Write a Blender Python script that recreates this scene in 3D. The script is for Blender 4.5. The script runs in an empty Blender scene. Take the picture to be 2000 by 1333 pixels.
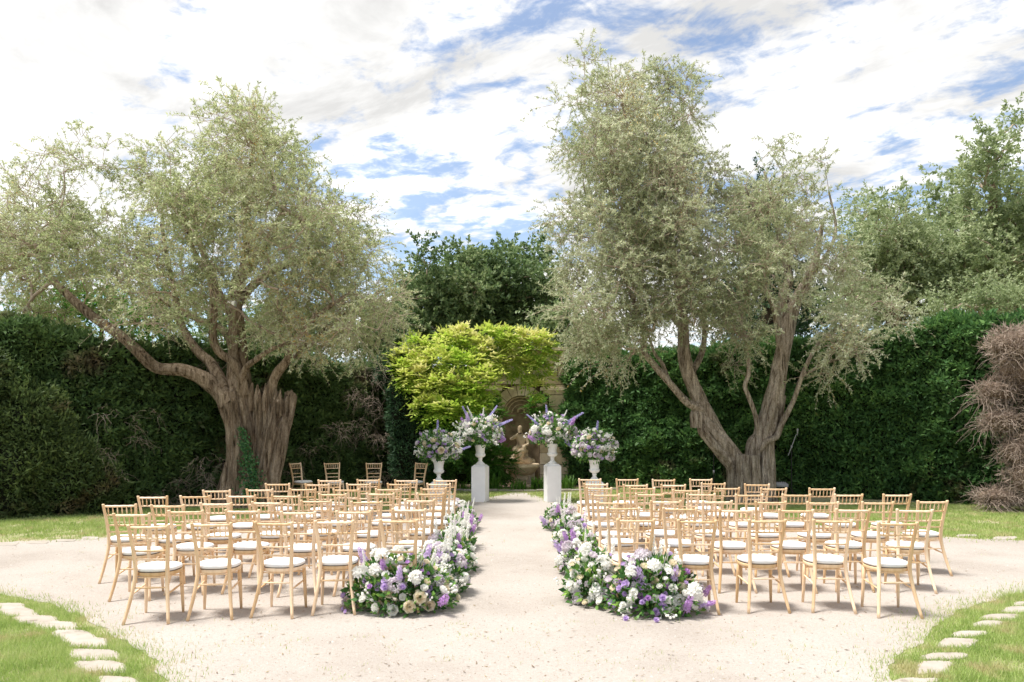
import bpy, bmesh, math, random
import numpy as np
from mathutils import Vector, Matrix
R = math.radians
scene = bpy.context.scene
col = scene.collection
random.seed(7)
rng = np.random.default_rng(7)

# ------------------------------------------------------------------ camera
F, CH, HY = 1500.0, 1.85, 825.0          # focal length in photo pixels, eye height, horizon row
cam_d = bpy.data.cameras.new('camera')
cam = bpy.data.objects.new('camera', cam_d); col.objects.link(cam)
cam.location = (0, 0, CH); cam.rotation_euler = (R(90), 0, 0)
cam_d.sensor_width = 36; cam_d.lens = 27
cam_d.shift_y = (HY - 666.5) / 2000
cam_d.clip_start = 0.05; cam_d.clip_end = 3000
scene.camera = cam

# ------------------------------------------------------------------ sky, sun, exposure
SUN_EL, SUN_AZ = 68, -95                 # high sun to the left, behind thin cloud
world = bpy.data.worlds.new('World'); scene.world = world; world.use_nodes = True
def build_world():
    nt = world.node_tree; nt.nodes.clear()
    N = nt.nodes.new; L = nt.links.new
    out = N('ShaderNodeOutputWorld'); bg = N('ShaderNodeBackground'); bg.inputs['Strength'].default_value = 0.1
    sky = N('ShaderNodeTexSky'); sky.sky_type = 'NISHITA'; sky.sun_disc = False
    sky.sun_elevation = R(SUN_EL); sky.sun_rotation = R(SUN_AZ)
    sky.air_density = 1.0; sky.dust_density = 0.2; sky.ozone_density = 3.0
    tc = N('ShaderNodeTexCoord'); sep = N('ShaderNodeSeparateXYZ'); L(tc.outputs['Generated'], sep.inputs[0])
    def M(op, a, b=None, c=None):
        m = N('ShaderNodeMath'); m.operation = op
        for i, v in enumerate((a, b, c)):
            if v is None: continue
            if isinstance(v, (int, float)): m.inputs[i].default_value = v
            else: L(v, m.inputs[i])
        return m.outputs[0]
    z = M('ADD', M('MAXIMUM', sep.outputs[2], 0.0), 0.06)
    u = M('DIVIDE', sep.outputs[0], z); v = M('DIVIDE', sep.outputs[1], z)
    # cloud-sheet axes: p runs along the streaks, q across them
    p = M('ADD', M('MULTIPLY', u, 0.707), M('MULTIPLY', v, -0.707))
    q = M('ADD', M('MULTIPLY', u, 0.707), M('MULTIPLY', v, 0.707))
    def noise(sp, sq, off, scale, detail, rough, dist=0.0):
        cx = N('ShaderNodeCombineXYZ')
        L(M('MULTIPLY', p, sp), cx.inputs[0]); L(M('MULTIPLY', q, sq), cx.inputs[1]); cx.inputs[2].default_value = off
        n = N('ShaderNodeTexNoise'); n.inputs['Scale'].default_value = scale; n.inputs['Detail'].default_value = detail
        n.inputs['Roughness'].default_value = rough; n.inputs['Distortion'].default_value = dist
        L(cx.outputs[0], n.inputs['Vector']); return n.outputs['Fac']
    big = noise(0.30, 1.0, 14.5, 0.75, 3, 0.5, 0.3)
    mid = noise(0.75, 1.0, 8.4, 3.2, 5, 0.6, 0.5)
    cell = noise(0.9, 1.0, 1.7, 8.0, 6, 0.62, 0.3)
    d = M('ADD', M('ADD', M('MULTIPLY', big, 1.5), M('MULTIPLY', mid, 0.70)), M('MULTIPLY', cell, 0.85))
    mr = N('ShaderNodeMapRange'); mr.interpolation_type = 'SMOOTHSTEP'
    mr.inputs['From Min'].default_value = 1.37; mr.inputs['From Max'].default_value = 1.60
    mr.inputs['To Min'].default_value = 0.16
    L(d, mr.inputs['Value'])
    mask = mr.outputs[0]
    # cloud brightness: thick bellies a little greyer
    shade = N('ShaderNodeMapRange'); shade.inputs['From Min'].default_value = 0.36; shade.inputs['From Max'].default_value = 0.64
    shade.inputs['To Min'].default_value = 1.9; shade.inputs['To Max'].default_value = 3.4
    L(noise(0.5, 1.0, 5.5, 2.2, 7, 0.62, 0.5), shade.inputs['Value'])
    cc = N('ShaderNodeCombineColor')
    L(M('MULTIPLY', shade.outputs[0], 1.0), cc.inputs[0]); L(M('MULTIPLY', shade.outputs[0], 0.992), cc.inputs[1]); L(M('MULTIPLY', shade.outputs[0], 0.975), cc.inputs[2])
    mix = N('ShaderNodeMix'); mix.data_type = 'RGBA'
    dim = N('ShaderNodeMix'); dim.data_type = 'RGBA'; dim.blend_type = 'MULTIPLY'; dim.inputs['Factor'].default_value = 1; dim.inputs['B'].default_value = (.44, .44, .44, 1); L(sky.outputs[0], dim.inputs['A'])
    L(mask, mix.inputs['Factor']); L(dim.outputs['Result'], mix.inputs['A']); L(cc.outputs[0], mix.inputs['B'])
    L(mix.outputs['Result'], bg.inputs['Color']); L(bg.outputs[0], out.inputs['Surface'])
build_world()
sun_d = bpy.data.lights.new('sun', 'SUN'); sun_d.energy = 1.5; sun_d.angle = R(15); sun_d.color = (1.0, 0.965, 0.91)
sun = bpy.data.objects.new('sun', sun_d); col.objects.link(sun)
_a, _e = R(SUN_AZ), R(SUN_EL)
sun_dir = Vector((math.sin(_a) * math.cos(_e), math.cos(_a) * math.cos(_e), math.sin(_e)))
sun.rotation_euler = sun_dir.to_track_quat('Z', 'Y').to_euler()
sun.location = (0, 30, 40)
vs = scene.view_settings
vs.view_transform = 'Standard'; vs.look = 'None'; vs.gamma = 1.0; vs.use_curve_mapping = False
vs.exposure = 2.1
scene.cycles.max_bounces = 8
scene.cycles.diffuse_bounces = 6
scene.cycles.transparent_max_bounces = 4

# ------------------------------------------------------------------ helpers
def at(px, py, d):
    """photo pixel at distance d -> point in metres"""
    return np.array([(px - 1000) / F * d, d, CH - (py - HY) / F * d])
def ground(px, py):
    d = F * CH / (py - HY)
    return ((px - 1000) / F * d, d)

def _hash(ix, iy, iz, s):
    n = (ix * 374761393 + iy * 668265263 + iz * 2147483647 + s * 1274126177) & 0xffffffff
    n = ((n ^ (n >> 13)) * 1274126177) & 0xffffffff
    n = n ^ (n >> 16)
    return (n & 0xffff) / 65535.0
def vnoise(p, s=0):
    p = np.asarray(p, float); i = np.floor(p).astype(np.int64); f = p - i; f = f * f * (3 - 2 * f)
    x, y, z = i[:, 0], i[:, 1], i[:, 2]; r = 0
    for a in (0, 1):
        wa = f[:, 0] if a else 1 - f[:, 0]
        for b in (0, 1):
            wb = f[:, 1] if b else 1 - f[:, 1]
            for c in (0, 1):
                wc = f[:, 2] if c else 1 - f[:, 2]
                r = r + wa * wb * wc * _hash(x + a, y + b, z + c, s)
    return r
def fbm(p, s=0, o=3):
    p = np.asarray(p, float); r = 0; a = 0.5; t = 0
    for k in range(o):
        r = r + a * vnoise(p * (2 ** k), s + k); t += a; a *= 0.5
    return r / t                           # 0..1

def norm(v): return v / np.maximum(np.linalg.norm(v, axis=-1, keepdims=True), 1e-9)
def rand_dirs(n): return norm(rng.normal(size=(n, 3)))

def tag(o, label=None, cat=None, group=None, kind=None):
    if label: o['label'] = label
    if cat: o['category'] = cat
    if group: o['group'] = group
    if kind: o['kind'] = kind
    return o
def empty(name, loc, label=None, cat=None, group=None, rz=0, kind=None):
    o = bpy.data.objects.new(name, None); col.objects.link(o)
    o.location = loc; o.rotation_euler = (0, 0, rz); o.empty_display_size = 0.2
    return tag(o, label, cat, group, kind)
def mesh_np(name, verts, faces, mat, smooth=False, rnd=None):
    """faces: (M,k) int array, every face with k corners"""
    me = bpy.data.meshes.new(name)
    verts = np.ascontiguousarray(verts, dtype=np.float32); faces = np.ascontiguousarray(faces, dtype=np.int32)
    m, k = faces.shape
    me.vertices.add(len(verts)); me.vertices.foreach_set('co', verts.ravel())
    me.loops.add(m * k); me.loops.foreach_set('vertex_index', faces.ravel())
    me.polygons.add(m); me.polygons.foreach_set('loop_start', np.arange(0, m * k, k, dtype=np.int32))
    if smooth: me.polygons.foreach_set('use_smooth', np.ones(m, dtype=bool))
    me.update(calc_edges=True)
    if rnd is not None:
        a = me.attributes.new('rnd', 'FLOAT', 'FACE'); a.data.foreach_set('value', np.ascontiguousarray(rnd, dtype=np.float32))
    if mat: me.materials.append(mat)
    return me
def link(name, me, parent=None, kind=None):
    o = bpy.data.objects.new(name, me); col.objects.link(o)
    if parent is not None: o.parent = parent
    if kind: o['kind'] = kind
    return o
def part(name, verts, faces, mat, root, smooth=False, rnd=None, kind=None, local=False):
    v = np.asarray(verts, float)
    if root is not None and not local: v = v - np.array(root.location)
    return link(name, mesh_np(name, v, faces, mat, smooth, rnd), root, kind)

class MB:
    """mixed mesh collector"""
    def __init__(s): s.v = []; s.f = []
    def add(s, v, f):
        b = len(s.v); s.v += [tuple(q) for q in v]; s.f += [tuple(int(i) + b for i in q) for q in f]; return s
    def box(s, c, h, bev=0.0):
        x, y, z = c; a, b, d = h
        return s.add([(x + i * a, y + j * b, z + k * d) for i in (-1, 1) for j in (-1, 1) for k in (-1, 1)],
                     [(0, 1, 3, 2), (4, 6, 7, 5), (0, 4, 5, 1), (2, 3, 7, 6), (0, 2, 6, 4), (1, 5, 7, 3)])
    def tube(s, path, rad, n=8, cap=True, ell=None):
        v, f = tube_np(path, rad, n, ell)
        s.add(v, f); k = len(v)
        if cap:
            b = len(s.v) - k
            s.f.append(tuple(range(b + n - 1, b - 1, -1))); s.f.append(tuple(range(b + k - n, b + k)))
        return s
    def lathe(s, prof, n=24, c=(0, 0, 0), closed=True):
        v = []; f = []
        for r, z in prof:
            for i in range(n):
                a = 2 * math.pi * i / n; v.append((c[0] + r * math.cos(a), c[1] + r * math.sin(a), c[2] + z))
        for j in range(len(prof) - 1):
            for i in range(n):
                f.append((j * n + i, j * n + (i + 1) % n, (j + 1) * n + (i + 1) % n, (j + 1) * n + i))
        if closed:
            f.append(tuple(range(n - 1, -1, -1))); f.append(tuple(range((len(prof) - 1) * n, len(prof) * n)))
        return s.add(v, f)
    def mesh(s, name, mat, smooth=False, bevel=0.0):
        me = bpy.data.meshes.new(name); me.from_pydata(s.v, [], s.f)
        if bevel:
            bm = bmesh.new(); bm.from_mesh(me)
            bmesh.ops.bevel(bm, geom=bm.edges[:], offset=bevel, segments=2, affect='EDGES', profile=0.6)
            bm.to_mesh(me); bm.free()
        me.validate(); me.update()
        if smooth: me.polygons.foreach_set('use_smooth', np.ones(len(me.polygons), dtype=bool))
        if mat: me.materials.append(mat)
        return me
    def build(s, name, mat, root=None, smooth=False, bevel=0.0, kind=None):
        return link(name, s.mesh(name, mat, smooth, bevel), root, kind)

def tube_np(path, rad, n=8, ell=None):
    P = np.asarray(path, float); K = len(P); rad = np.broadcast_to(np.asarray(rad, float), (K,))
    T = norm(np.gradient(P, axis=0)); up = np.array([0, 1.0, 0]) if abs(T[0][1]) < 0.9 else np.array([1.0, 0, 0])
    v = []; u = up
    for i in range(K):
        u = u - T[i] * (u @ T[i]); u = u / np.linalg.norm(u); w = np.cross(T[i], u)
        for j in range(n):
            a = 2 * math.pi * j / n
            v.append(P[i] + rad[i] * (math.cos(a) * u * (ell or 1) + math.sin(a) * w))
    f = [(i * n + j, i * n + (j + 1) % n, (i + 1) * n + (j + 1) % n, (i + 1) * n + j) for i in range(K - 1) for j in range(n)]
    return np.array(v), np.array(f)
def batch_tubes(P, Rd, n=3):
    """P (N,K,3), Rd (N,K): many thin tubes in one array"""
    N_, K = P.shape[:2]
    T = norm(np.gradient(P, axis=1)); ref = np.where(np.abs(T[..., 2:3]) < 0.9, np.array([0, 0, 1.0]), np.array([1.0, 0, 0]))
    U = norm(np.cross(T, ref)); W = np.cross(T, U)
    a = 2 * np.pi * np.arange(n) / n
    V = P[:, :, None, :] + Rd[:, :, None, None] * (np.cos(a)[None, None, :, None] * U[:, :, None, :] + np.sin(a)[None, None, :, None] * W[:, :, None, :])
    base = (np.arange(N_) * K * n)[:, None, None]
    i = np.arange(K - 1)[None, :, None] * n; j = np.arange(n)[None, None, :]; j2 = (j + 1) % n
    Fc = np.stack([base + i + j, base + i + j2, base + i + n + j2, base + i + n + j], -1).reshape(-1, 4)
    return V.reshape(-1, 3), Fc
def leaf_quads(p, t, nrm, L, W, mid=0.45):
    """rhombic leaves: base point p, axis t, normal nrm"""
    t = norm(t); s = norm(np.cross(t, nrm)); n2 = np.cross(s, t); L = np.asarray(L).reshape(-1, 1); W = np.asarray(W).reshape(-1, 1)
    m = p + t * L * mid
    V = np.stack([p, m + s * W * 0.5 - n2 * W * .12, p + t * L, m - s * W * 0.5 - n2 * W * .12], 1).reshape(-1, 3)
    Fc = np.arange(len(p) * 4).reshape(-1, 4)
    return V, Fc
def join(*vf):
    V = []; Fc = []; b = 0
    for v, f in vf: V.append(np.asarray(v)); Fc.append(np.asarray(f) + b); b += len(v)
    return np.concatenate(V), np.concatenate(Fc)
def catmull(P, sub=6):
    P = np.asarray(P, float); Q = np.vstack([2 * P[0] - P[1], P, 2 * P[-1] - P[-2]]); out = []
    for i in range(1, len(Q) - 2):
        for k in range(sub):
            t = k / sub; a, b, c, d = Q[i - 1], Q[i], Q[i + 1], Q[i + 2]
            out.append(0.5 * (2 * b + (c - a) * t + (2 * a - 5 * b + 4 * c - d) * t * t + (3 * b - a - 3 * c + d) * t ** 3))
    out.append(Q[-2]); return np.array(out)

# ------------------------------------------------------------------ materials
def mat_new(name):
    m = bpy.data.materials.new(name); m.use_nodes = True
    nt = m.node_tree; return m, nt, nt.nodes['Principled BSDF']
def ramp(nt, stops):
    r = nt.nodes.new('ShaderNodeValToRGB'); e = r.color_ramp.elements
    e[0].position, e[0].color = stops[0][0], (*stops[0][1], 1); e[1].position, e[1].color = stops[-1][0], (*stops[-1][1], 1)
    for p, c in stops[1:-1]:
        q = e.new(p); q.color = (*c, 1)
    return r
def tex_noise(nt, scale, detail=4, rough=0.55, vec=None, stretch=None):
    n = nt.nodes.new('ShaderNodeTexNoise'); n.inputs['Scale'].default_value = scale; n.inputs['Detail'].default_value = detail
    n.inputs['Roughness'].default_value = rough
    tc = nt.nodes.new('ShaderNodeTexCoord'); src = tc.outputs['Object']
    if stretch:
        mp = nt.nodes.new('ShaderNodeMapping'); mp.inputs['Scale'].default_value = stretch
        nt.links.new(src, mp.inputs[0]); src = mp.outputs[0]
    nt.links.new(src, n.inputs['Vector']); return n
def bump(nt, b, h, strength, dist=0.02):
    k = nt.nodes.new('ShaderNodeBump'); k.inputs['Strength'].default_value = strength; k.inputs['Distance'].default_value = dist
    nt.links.new(h, k.inputs['Height']); nt.links.new(k.outputs[0], b.inputs['Normal']); return k
def simple(name, stops, scale=6, detail=5, rough=0.8, bump_s=0.3, bump_scale=None, stretch=None, dist=0.02, spec=0.3, objrand=0.0):
    m, nt, b = mat_new(name)
    n = tex_noise(nt, scale, detail, 0.6, stretch=stretch); r = ramp(nt, stops)
    nt.links.new(n.outputs['Fac'], r.inputs[0]); c = r.outputs[0]
    if objrand:
        oi = nt.nodes.new('ShaderNodeObjectInfo'); mr = nt.nodes.new('ShaderNodeMapRange')
        mr.inputs['To Min'].default_value = 1 - objrand; mr.inputs['To Max'].default_value = 1 + objrand
        nt.links.new(oi.outputs['Random'], mr.inputs['Value'])
        hs = nt.nodes.new('ShaderNodeHueSaturation'); nt.links.new(mr.outputs[0], hs.inputs['Value'])
        mr2 = nt.nodes.new('ShaderNodeMapRange'); mr2.inputs['To Min'].default_value = 1 + objrand; mr2.inputs['To Max'].default_value = 1 - objrand
        nt.links.new(oi.outputs['Random'], mr2.inputs['Value']); nt.links.new(mr2.outputs[0], hs.inputs['Saturation'])
        nt.links.new(c, hs.inputs['Color']); c = hs.outputs[0]
    nt.links.new(c, b.inputs['Base Color'])
    b.inputs['Roughness'].default_value = rough; b.inputs['Specular IOR Level'].default_value = spec
    if bump_s:
        n2 = tex_noise(nt, bump_scale or scale * 3, 6, 0.6, stretch=stretch); bump(nt, b, n2.outputs['Fac'], bump_s, dist)
    return m
def leaf_mat(name, stops, trans=0.35, rough=0.55, patch=None, patch_scale=0.8, spec=0.3):
    """stops are read by each leaf's own random number; patch = a second colour growing in patches"""
    m, nt, b = mat_new(name); L = nt.links.new
    at_ = nt.nodes.new('ShaderNodeAttribute'); at_.attribute_name = 'rnd'
    r = ramp(nt, stops); L(at_.outputs['Fac'], r.inputs[0]); c = r.outputs[0]
    if patch:
        n = tex_noise(nt, patch_scale, 4, 0.6); mr = nt.nodes.new('ShaderNodeMapRange')
        mr.inputs['From Min'].default_value = patch[1]; mr.inputs['From Max'].default_value = patch[1] + 0.1
        L(n.outputs['Fac'], mr.inputs['Value'])
        mx = nt.nodes.new('ShaderNodeMix'); mx.data_type = 'RGBA'; L(mr.outputs[0], mx.inputs['Factor'])
        L(c, mx.inputs['A']); mx.inputs['B'].default_value = (*patch[0], 1); c = mx.outputs['Result']
    L(c, b.inputs['Base Color']); b.inputs['Roughness'].default_value = rough; b.inputs['Specular IOR Level'].default_value = spec
    tr = nt.nodes.new('ShaderNodeBsdfTranslucent'); L(c, tr.inputs['Color'])
    ms = nt.nodes.new('ShaderNodeMixShader'); ms.inputs[0].default_value = trans
    L(b.outputs[0], ms.inputs[1]); L(tr.outputs[0], ms.inputs[2])
    L(ms.outputs[0], nt.nodes['Material Output'].inputs['Surface']); return m
def petal_mat(name, c1, c2):
    m, nt, b = mat_new(name); n = tex_noise(nt, 30, 2); r = ramp(nt, [(0.3, c1), (0.7, c2)])
    nt.links.new(n.outputs['Fac'], r.inputs[0]); nt.links.new(r.outputs[0], b.inputs['Base Color']); b.inputs['Roughness'].default_value = 0.7
    b.inputs['Specular IOR Level'].default_value = 0.15
    tr = nt.nodes.new('ShaderNodeBsdfTranslucent'); nt.links.new(r.outputs[0], tr.inputs['Color'])
    ms = nt.nodes.new('ShaderNodeMixShader'); ms.inputs[0].default_value = 0.45
    nt.links.new(b.outputs[0], ms.inputs[1]); nt.links.new(tr.outputs[0], ms.inputs[2])
    nt.links.new(ms.outputs[0], nt.nodes['Material Output'].inputs['Surface']); return m

M = {}
M['wood'] = simple('beech_wood', [(0.3, (0.64, 0.42, 0.23)), (0.5, (0.78, 0.555, 0.34)), (0.75, (0.85, 0.655, 0.45))], 16, 7, 0.45, 0.2, 60, (1, 1, 0.10), 0.004, 0.4, 0.17)
M['cushion'] = simple('cushion_cloth', [(0.3, (0.76, 0.74, 0.72)), (0.7, (0.82, 0.81, 0.79))], 14, 3, 0.85, 0.15, 60, None, 0.004, 0.2, 0.03)
M['piping'] = simple('dark_piping', [(0.3, (0.10, 0.08, 0.07)), (0.7, (0.16, 0.12, 0.10))], 20, 2, 0.8, 0)
M['white_paint'] = simple('white_paint', [(0.3, (0.80, 0.78, 0.75)), (0.7, (0.87, 0.855, 0.825))], 5, 5, 0.55, 0.08, 30, None, 0.004, 0.35)
M['plaster'] = simple('white_plaster', [(0.3, (0.76, 0.74, 0.70)), (0.7, (0.86, 0.84, 0.80))], 12, 5, 0.7, 0.2, 40, None, 0.006, 0.3)
M['limestone'] = simple('limestone', [(0.25, (0.21, 0.165, 0.115)), (0.40, (0.50, 0.40, 0.27)), (0.58, (0.67, 0.55, 0.385)), (0.8, (0.77, 0.66, 0.49))], 3.2, 8, 0.9, 0.6, 14, None, 0.03, 0.2, 0.14)
M['limestone_core'] = simple('limestone_core', [(0.3, (0.08, 0.06, 0.04)), (0.7, (0.20, 0.15, 0.10))], 5, 6, 0.95, 0.5)
M['niche'] = simple('dark_niche', [(0.3, (0.15, 0.108, 0.065)), (0.5, (0.29, 0.215, 0.135)), (0.75, (0.42, 0.325, 0.215))], 4, 8, 0.95, 0.5, 16, None, .02)  # darker than the wall stone so the statue reads against it
M['statue'] = simple('weathered_stone', [(0.25, (0.24, 0.18, 0.115)), (0.42, (0.60, 0.46, 0.30)), (0.75, (0.78, 0.64, 0.46))], 5, 8, 0.9, 0.6, 22, None, 0.02, 0.2)
M['slab'] = simple('pale_slab', [(0.28, (0.20, 0.165, 0.13)), (0.42, (0.38, 0.335, 0.285)), (0.75, (0.46, 0.415, 0.365))], 6, 10, 0.85, 0.6, 30, None, 0.01, 0.25, 0.05)
def bark_mat(name, tint):
    m, nt, b = mat_new(name); L = nt.links.new
    big = tex_noise(nt, 1.6, 6, 0.65, stretch=(1, 1, .5)); st = tex_noise(nt, 17, 9, 0.68, stretch=(1, 1, .10)); fine = tex_noise(nt, 60, 5, 0.7, stretch=(1, 1, .35))
    r1 = ramp(nt, [(0.32, tuple(.42 * c for c in tint)), (0.48, tuple(.82 * c for c in tint)), (0.68, tint)]); L(big.outputs['Fac'], r1.inputs[0])
    r2 = ramp(nt, [(0.36, (.16, .14, .12)), (0.46, (.62, .58, .54)), (0.6, (1, 1, 1)), (0.75, (1.2, 1.2, 1.2))]); L(st.outputs['Fac'], r2.inputs[0])
    r3 = ramp(nt, [(0.35, (.6, .58, .56)), (0.6, (1.05, 1.05, 1.05))]); L(fine.outputs['Fac'], r3.inputs[0])
    c = r1.outputs[0]
    for r in (r2, r3):
        mx = nt.nodes.new('ShaderNodeMix'); mx.data_type = 'RGBA'; mx.blend_type = 'MULTIPLY'; mx.inputs['Factor'].default_value = 1
        L(c, mx.inputs['A']); L(r.outputs[0], mx.inputs['B']); c = mx.outputs['Result']
    L(c, b.inputs['Base Color']); b.inputs['Roughness'].default_value = .95; b.inputs['Specular IOR Level'].default_value = .1
    ad = nt.nodes.new('ShaderNodeMath'); ad.operation = 'ADD'; L(st.outputs['Fac'], ad.inputs[0]); L(fine.outputs['Fac'], ad.inputs[1]); bump(nt, b, ad.outputs[0], 1.0, .10)
    return m
M['bark'] = bark_mat('olive_bark', (.74, .585, .43)); M['bark_pale'] = bark_mat('pale_olive_bark', (.92, .79, .63))
M['bark_brown'] = simple('brown_bark', [(0.25, (0.05, 0.035, 0.025)), (0.55, (0.18, 0.125, 0.085)), (0.8, (0.30, 0.225, 0.16))], 7, 8, 0.95, 0.9, 16, (1, 1, 0.3), 0.04, 0.15)
M['twig'] = simple('twig_bark', [(0.3, (0.25, 0.185, 0.135)), (0.7, (0.50, 0.40, 0.31))], 3, 4, 0.9, 0)
M['dead_leaf'] = leaf_mat('dead_sprays', [(0.0, (0.16, 0.115, 0.085)), (0.5, (0.34, 0.265, 0.21)), (1.0, (0.58, 0.49, 0.41))], 0.2, 0.9)
M['dead'] = simple('dead_twigs', [(0.3, (0.22, 0.165, 0.125)), (0.55, (0.42, 0.335, 0.27)), (0.8, (0.58, 0.49, 0.41))], 2.2, 5, 0.9, 0)
M['dark_core'] = simple('dark_filler', [(0.3, (0.006, 0.009, 0.004)), (0.7, (0.018, 0.022, 0.010))], 3, 4, 1.0, 0.5, 9)  # near-black filler bodies, added to block light behind the sprays
M['stem'] = simple('green_stem', [(0.3, (0.06, 0.12, 0.03)), (0.7, (0.12, 0.20, 0.05))], 8, 3, 0.7, 0)
M['black'] = simple('black_metal', [(0.3, (0.012, 0.012, 0.012)), (0.7, (0.03, 0.03, 0.03))], 9, 3, 0.45, 0, spec=0.4)
M['grey_metal'] = simple('grey_metal', [(0.3, (0.30, 0.30, 0.31)), (0.7, (0.46, 0.46, 0.47))], 9, 3, 0.35, 0, spec=0.5)
M['lamp_face'] = simple('lamp_face', [(0.3, (0.62, 0.60, 0.52)), (0.7, (0.75, 0.73, 0.66))], 20, 3, 0.3, 0, spec=0.5)
M['soil'] = simple('brown_soil', [(0.3, (0.10, 0.07, 0.05)), (0.6, (0.21, 0.15, 0.11)), (0.8, (0.30, 0.23, 0.17))], 6, 8, 0.95, 0.8, 30, None, 0.03)
M['olive_leaf'] = leaf_mat('olive_leaf', [(0.0, (0.24, 0.30, 0.13)), (0.35, (0.41, 0.46, 0.22)), (0.7, (0.57, 0.60, 0.36)), (0.88, (0.72, 0.74, 0.56)), (0.97, (0.60, 0.48, 0.20)), (1.0, (0.58, 0.38, 0.12))], 0.5, 0.5)
M['olive_grey'] = leaf_mat('olive_leaf_grey', [(0.0, (0.25, 0.30, 0.15)), (0.35, (0.41, 0.45, 0.25)), (0.7, (0.57, 0.60, 0.40)), (0.9, (0.72, 0.73, 0.58)), (0.975, (0.60, 0.50, 0.22)), (1.0, (0.58, 0.38, 0.12))], 0.5, 0.5)
M['hedge_leaf'] = leaf_mat('hedge_leaf', [(0.0, (0.045, 0.10, 0.032)), (0.45, (0.085, 0.19, 0.058)), (0.85, (0.19, 0.34, 0.09)), (1.0, (0.34, 0.25, 0.11))], 0.3, 0.6, ((0.24, 0.18, 0.115), 0.61), 0.9)
M['hedge_leaf_left'] = leaf_mat('hedge_leaf_left', [(0.0, (0.050, 0.090, 0.032)), (0.5, (0.10, 0.175, 0.056)), (0.9, (0.20, 0.29, 0.085)), (1.0, (0.34, 0.25, 0.12))], 0.3, 0.6, ((0.25, 0.19, 0.125), 0.56), 0.6)
M['conifer_leaf'] = leaf_mat('conifer_leaf', [(0.0, (0.045, 0.075, 0.026)), (0.5, (0.095, 0.145, 0.045)), (1.0, (0.19, 0.24, 0.075))], 0.25, 0.6, ((0.19, 0.15, 0.075), 0.60), 1.2)
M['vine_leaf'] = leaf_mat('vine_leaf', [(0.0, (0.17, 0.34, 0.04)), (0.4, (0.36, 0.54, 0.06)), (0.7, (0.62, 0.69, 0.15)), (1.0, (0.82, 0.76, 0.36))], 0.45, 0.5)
M['vine_dark'] = leaf_mat('dark_vine_leaf', [(0.0, (0.05, 0.14, 0.026)), (0.6, (0.12, 0.28, 0.045)), (1.0, (0.24, 0.42, 0.07))], 0.4, 0.5)  # darker copy of the vine leaf; shade on the lower vine put into colour
M['oak_leaf'] = leaf_mat('oak_leaf', [(0.0, (0.07, 0.125, 0.045)), (0.5, (0.165, 0.245, 0.095)), (0.9, (0.36, 0.43, 0.20)), (1.0, (0.54, 0.58, 0.36))], 0.38, 0.5)
M['grey_oak_leaf'] = leaf_mat('grey_oak_leaf', [(0.0, (0.17, 0.23, 0.10)), (0.5, (0.32, 0.39, 0.19)), (1.0, (0.56, 0.60, 0.38))], 0.42, 0.5)
M['cypress_leaf'] = leaf_mat('cypress_leaf', [(0.0, (0.026, 0.062, 0.028)), (0.6, (0.055, 0.12, 0.055)), (1.0, (0.11, 0.20, 0.085))], 0.25, 0.6)
M['ivy'] = leaf_mat('ivy_leaf', [(0.0, (0.02, 0.07, 0.02)), (0.6, (0.04, 0.13, 0.035)), (1.0, (0.10, 0.21, 0.06))], 0.2, 0.4)
M['grass'] = leaf_mat('grass_blade', [(0.0, (0.22, 0.34, 0.08)), (0.4, (0.38, 0.50, 0.14)), (0.75, (0.55, 0.62, 0.26)), (1.0, (0.68, 0.63, 0.40))], 0.4, 0.6, ((0.58, 0.54, 0.28), 0.54), 2.2)
M['iris'] = leaf_mat('iris_blade', [(0.0, (0.06, 0.16, 0.02)), (1.0, (0.17, 0.34, 0.05))], 0.35, 0.5)
M['posy_leaf'] = leaf_mat('posy_leaf', [(0.0, (0.03, 0.10, 0.025)), (0.5, (0.09, 0.22, 0.05)), (0.85, (0.18, 0.36, 0.07)), (1.0, (0.34, 0.54, 0.10))], 0.3, 0.45)
M['white_petal'] = petal_mat('white_petal', (0.90, 0.89, 0.84), (0.95, 0.94, 0.90))
M['cream_petal'] = petal_mat('cream_petal', (0.86, 0.77, 0.58), (0.90, 0.84, 0.70))
M['blush_petal'] = petal_mat('blush_petal', (0.74, 0.66, 0.72), (0.82, 0.77, 0.80))
M['lilac_petal'] = petal_mat('lilac_petal', (0.60, 0.44, 0.74), (0.76, 0.62, 0.86))
M['purple_petal'] = petal_mat('purple_petal', (0.52, 0.28, 0.62), (0.68, 0.44, 0.76))
M['blue_petal'] = petal_mat('delphinium_petal', (0.46, 0.42, 0.76), (0.62, 0.56, 0.86))
M['green_bud'] = petal_mat('green_bud', (0.34, 0.44, 0.14), (0.55, 0.60, 0.30))

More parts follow.
